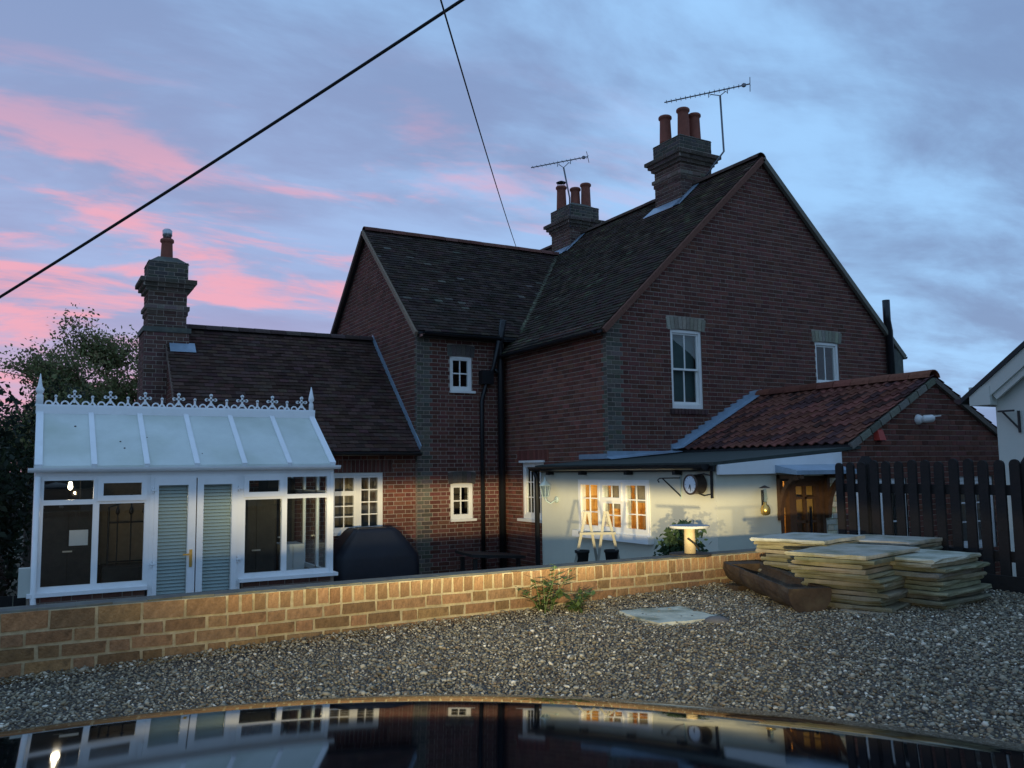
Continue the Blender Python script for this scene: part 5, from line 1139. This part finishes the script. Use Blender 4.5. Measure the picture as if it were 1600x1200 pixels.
weed('short green weed on the gravel beside the tall weed', (3.30, 4.98, GZ(3.3)), 6, .17, 9)
# ================================================================ gravel: loose stones over the drive
def gravel():
    r = np.random.default_rng(5); sp = .0166
    X, Y = np.meshgrid(np.arange(-1.2, 6.15, sp), np.arange(.55, 5.16, sp)); X = X.ravel()+r.uniform(-.6, .6, X.size)*sp; Y = Y.ravel()+r.uniform(-.6, .6, Y.size)*sp
    D = np.stack([X, Y, 1.045+.02*X-2.1], 1); w = D@np.array(FWD); px = 800+1329.6*(D@np.array(RGT))/w; py = 600-1329.6*(D@np.array(UPV))/w
    ok = (w > .3) & (px > -220) & (px < 1820) & (py < 1330) & (Y < 5.15); X, Y = X[ok], Y[ok]; n = len(X)
    t = (1+5**.5)/2; iv = np.array([(-1,t,0),(1,t,0),(-1,-t,0),(1,-t,0),(0,-1,t),(0,1,t),(0,-1,-t),(0,1,-t),(t,0,-1),(t,0,1),(-t,0,-1),(-t,0,1)])/math.sqrt(1+t*t)
    fc = np.array([(0,11,5),(0,5,1),(0,1,7),(0,7,10),(0,10,11),(1,5,9),(5,11,4),(11,10,2),(10,7,6),(7,1,8),(3,9,4),(3,4,2),(3,2,6),(3,6,8),(3,8,9),(4,9,5),(2,4,11),(6,2,10),(8,6,7),(9,8,1)])
    sz = .0058*np.exp(r.normal(0, .34, n)); sz = np.minimum(sz, .015)
    sc = np.stack([sz*r.uniform(.8, 1.5, n), sz*r.uniform(.8, 1.3, n), sz*r.uniform(.5, .9, n)], 1)
    v = iv[None]*(1+r.uniform(-.22, .22, (n, 12, 1)))*sc[:, None, :]; an = r.uniform(0, 6.28, n); c, s = np.cos(an)[:, None], np.sin(an)[:, None]
    x = v[..., 0]*c-v[..., 1]*s; y = v[..., 0]*s+v[..., 1]*c; tl = r.normal(0, .35, (n, 1)); z = v[..., 2]+x*tl
    zz = 1.045+.02*X+sc[:, 2]*r.uniform(.2, 1.2, n)+.006*(1+np.sin(X*2.3+1)*np.cos(Y*2.9))+np.where(Y > 4.9, (Y-4.9)*.12, 0)
    P = np.stack([x+X[:, None], y+Y[:, None], z+zz[:, None]], 2).reshape(-1, 3); F = (fc[None]+12*np.arange(n)[:, None, None]).reshape(-1)
    me = bpy.data.meshes.new('gravel_stones'); me.vertices.add(12*n); me.vertices.foreach_set('co', P.ravel()); me.loops.add(60*n); me.loops.foreach_set('vertex_index', F); me.polygons.add(20*n); me.polygons.foreach_set('loop_start', np.arange(20*n)*3); me.polygons.foreach_set('loop_total', np.full(20*n, 3))
    pal = np.array([(.18, .165, .12), (.24, .215, .155), (.10, .088, .066), (.36, .335, .26), (.20, .155, .10), (.58, .55, .46), (.075, .066, .054), (.28, .24, .155)]); pi = r.choice(8, n, p=[.24, .20, .17, .12, .09, .04, .08, .06]); cc = pal[pi]*r.uniform(.75, 1.25, (n, 1))
    ca = me.color_attributes.new('col', 'FLOAT_COLOR', 'POINT'); ca.data.foreach_set('color', np.repeat(np.concatenate([cc, np.ones((n, 1))], 1), 12, axis=0).astype(np.float32).ravel())
    me.materials.append(MT['stone']); me.update(); me.validate()
    o = bpy.data.objects.new('gravel_stones', me); link(o, None); tag(o, 'loose grey and buff gravel covering the drive', 'gravel'); o['kind'] = 'stuff'
gravel()
# ================================================================ the car the picture is taken from
car_yaw = math.radians(26.0); cf = V(math.sin(car_yaw), math.cos(car_yaw), 0); cr = V(math.cos(car_yaw), -math.sin(car_yaw), 0); CO = CAM-cr*.09
car = thing('car', 'dark glossy car facing the brick wall with its headlights on', 'car', V(CO.x, CO.y, 1.05))
def CP(s, t, h): return CO+cr*s+cf*t+V(0, 0, h)
def bonnet_h(s, tt):
    q = tt+.54*s*s
    h = -.222-.135*(q-.8)-.16*max(0, q-.8)**2-.15*max(0, q-1.0)**2-7.*max(0, q-1.13)**2
    return h-.02*s*s-.5*max(0, abs(s)-.66)**2
ns_, nt_ = 36, 60; mb = MB(); vs = []; F = []
for i in range(ns_+1):
    s = -.80+1.6*i/ns_
    for j in range(nt_+1):
        t = -.02+(1.27-.54*s*s+.02)*j/nt_; vs.append(CP(s, t, bonnet_h(s, t)))
for i in range(ns_):
    for j in range(nt_): a = i*(nt_+1)+j; F.append((a, a+nt_+1, a+nt_+2, a+1))
mb.mesh(vs, F); obj('bonnet', mb, MT['paint'], car, True)
mb = MB(); vs = []; F = []; prof = [(0, 0), (.03, -.07), (.045, -.16), (.05, -.28), (.03, -.40), (-.05, -.52)]; m = len(prof)
for i in range(ns_+1):
    s = -.80+1.6*i/ns_; t = 1.27-.54*s*s; h = bonnet_h(s, t)
    for (dt, dh) in prof: vs.append(CP(s, t+dt, h+dh))
for i in range(ns_):
    for j in range(m-1): a = i*m+j; F.append((a, a+m, a+m+1, a+1))
mb.mesh(vs, F); obj('front_bumper', mb, MT['paint'], car, True)
for sg in (-1, 1):
    mb = MB(); A, B = [], []
    for j in range(20):
        t = -2.75+(1.27-.54*.64+2.75)*j/19; hb = bonnet_h(.8, t) if t > -.02 else bonnet_h(.8, -.02)+.03*math.sin(j)*0
        A.append(CP(sg*.80, t, hb)); B.append(CP(sg*.84, t, -.80 if not (.35 < t < .9 or -2.2 < t < -1.6) else -.52))
    for j in range(19): mb.face([A[j], A[j+1], B[j+1], B[j]])
    obj('side_panel', mb, MT['paint'], car, True)
    for tt in (.62, -1.9):
        w = bpy.data.objects.new('wheel', None); link(w, car, CP(sg*.76, tt, -.75)); c = CP(sg*.70, tt, 0); c.z = GZ(c.x)+.295
        mb = MB(); mb.lathe([(.19, -.01), (.27, -.02), (.30, .02), (.30, .15), (.27, .19), (.19, .18)], c, cr*sg, 26); obj('tyre', mb, MT['rubber'], w, True); mb = MB(); mb.lathe([(.0005, .13), (.06, .14), (.18, .15), (.19, .18)], c, cr*sg, 20); obj('rim', mb, MT['steel'], w, True)
mb = MB(); roof = [(-.80, .04), (.80, .04)]
W0, W1 = [CP(-.66, -.03, -.16), CP(.66, -.03, -.16)], [CP(-.52, -.72, .32), CP(.52, -.72, .32)]; R1 = [CP(-.52, -2.1, .30), CP(.52, -2.1, .30)]; R0 = [CP(-.66, -2.72, -.12), CP(.66, -2.72, -.12)]
mb.face([W1[0], W1[1], R1[1], R1[0]]); mb.face([R0[0], R0[1], CP(.8, -2.75, -.8), CP(-.8, -2.75, -.8)])
for (a, b) in ((W0[0], W1[0]), (W0[1], W1[1]), (R1[0], R0[0]), (R1[1], R0[1])): mb.bar(a, b, .08, .06)
obj('cabin_roof', mb, MT['paint'], car)
mb = MB(); mb.face([W0[0], W0[1], W1[1], W1[0]]); obj('windscreen', mb, MT['lens'], car); mb = MB(); mb.face([R0[1], R0[0], R1[0], R1[1]]); obj('rear_window', mb, MT['lens'], car)
for sg in (0, 1): mb = MB(); mb.face([W0[sg], W1[sg], R1[sg], R0[sg]]); obj('side_window', mb, MT['lens'], car)
mb = MB(); mb.face([CP(-.8, -2.7, -.45), CP(.8, -2.7, -.45), CP(.8, -.05, -.30), CP(-.8, -.05, -.30)]); obj('cabin_floor', mb, MT['rubber'], car)
mb = MB(); mb.bar(CP(-.25, 1.30, -.72), CP(.25, 1.30, -.72), .01, .11); obj('number_plate', mb, MT['plate'], car)
def beam(name, s, power, tw=0.):
    hl = bpy.data.objects.new('headlight', None); t = 1.27-.54*s*s+.055; p = CP(s, t, -.44); link(hl, car, p)
    mb = MB(); mb.lathe([(.075, -.03), (.08, .0), (.078, .005), (.07, .0)], p-cf*.004, cf, 20); obj('bezel', mb, MT['steel'], hl, True)
    mb = MB(); mb.lathe([(.0005, -.012), (.05, -.018), (.07, -.02)], p, cf, 18); obj('reflector', mb, MT['bulb'], hl, True)
    ld = bpy.data.lights.new('headlight_lamp', 'SPOT'); ld.energy = power; ld.color = (1., .80, .42); ld.shadow_soft_size = .03; ld.spot_size = math.radians(110); ld.spot_blend = .4
    lo = bpy.data.objects.new('headlight_lamp', ld); link(lo, hl, p+cf*.03); yaw = car_yaw+tw; lo.rotation_euler = V(math.sin(yaw), math.cos(yaw), 0).to_track_quat('-Z', 'Y').to_euler()
    # the lens of a dipped headlight: flat cut-off on top, wide soft spread below
    ld.use_nodes = True; nt = ld.node_tree; N = nt.nodes; L = nt.links; em = N['Emission']
    tc = N.new('ShaderNodeTexCoord'); sp = N.new('ShaderNodeSeparateXYZ'); L.new(tc.outputs['Normal'], sp.inputs[0])
    def mth(op, a, b=None, c=None):
        n_ = N.new('ShaderNodeMath'); n_.operation = op
        for k, v in enumerate((a, b, c)):
            if v is None: continue
            if isinstance(v, (int, float)): n_.inputs[k].default_value = v
            else: L.new(v, n_.inputs[k])
        return n_.outputs[0]
    az = mth('MAXIMUM', mth('ABSOLUTE', sp.outputs[2]), .05); el = mth('DIVIDE', mth('MULTIPLY', sp.outputs[1], EL_SIGN), az); hx = mth('DIVIDE', sp.outputs[0], az)
    cut = N.new('ShaderNodeMapRange'); cut.interpolation_type = 'SMOOTHSTEP'; L.new(el, cut.inputs[0]); cut.inputs[1].default_value = .026; cut.inputs[2].default_value = .0; cut.inputs[3].default_value = 0.0; cut.inputs[4].default_value = 1.
    e2 = mth('MULTIPLY', el, 1/.045); e3 = mth('MULTIPLY', el, 1/.14); ga = mth('EXPONENT', mth('MULTIPLY', mth('MULTIPLY', e2, e2), -1.)); gb = mth('EXPONENT', mth('MULTIPLY', mth('MULTIPLY', e3, e3), -1.))
    vert = mth('ADD', mth('ADD', ga, mth('MULTIPLY', gb, .25)), .012)
    h2 = mth('MULTIPLY', hx, 1/.33); hor = mth('ADD', mth('EXPONENT', mth('MULTIPLY', mth('POWER', mth('ABSOLUTE', h2), 3.4), -1.)), .03)
    L.new(mth('ADD', mth('MULTIPLY', mth('MULTIPLY', vert, hor), cut.outputs[0]), .004), em.inputs['Strength'])
EL_SIGN = 1.0
beam('l', -.60, 3500, math.radians(4.6)); beam('r', .60, 3500, math.radians(4.6))
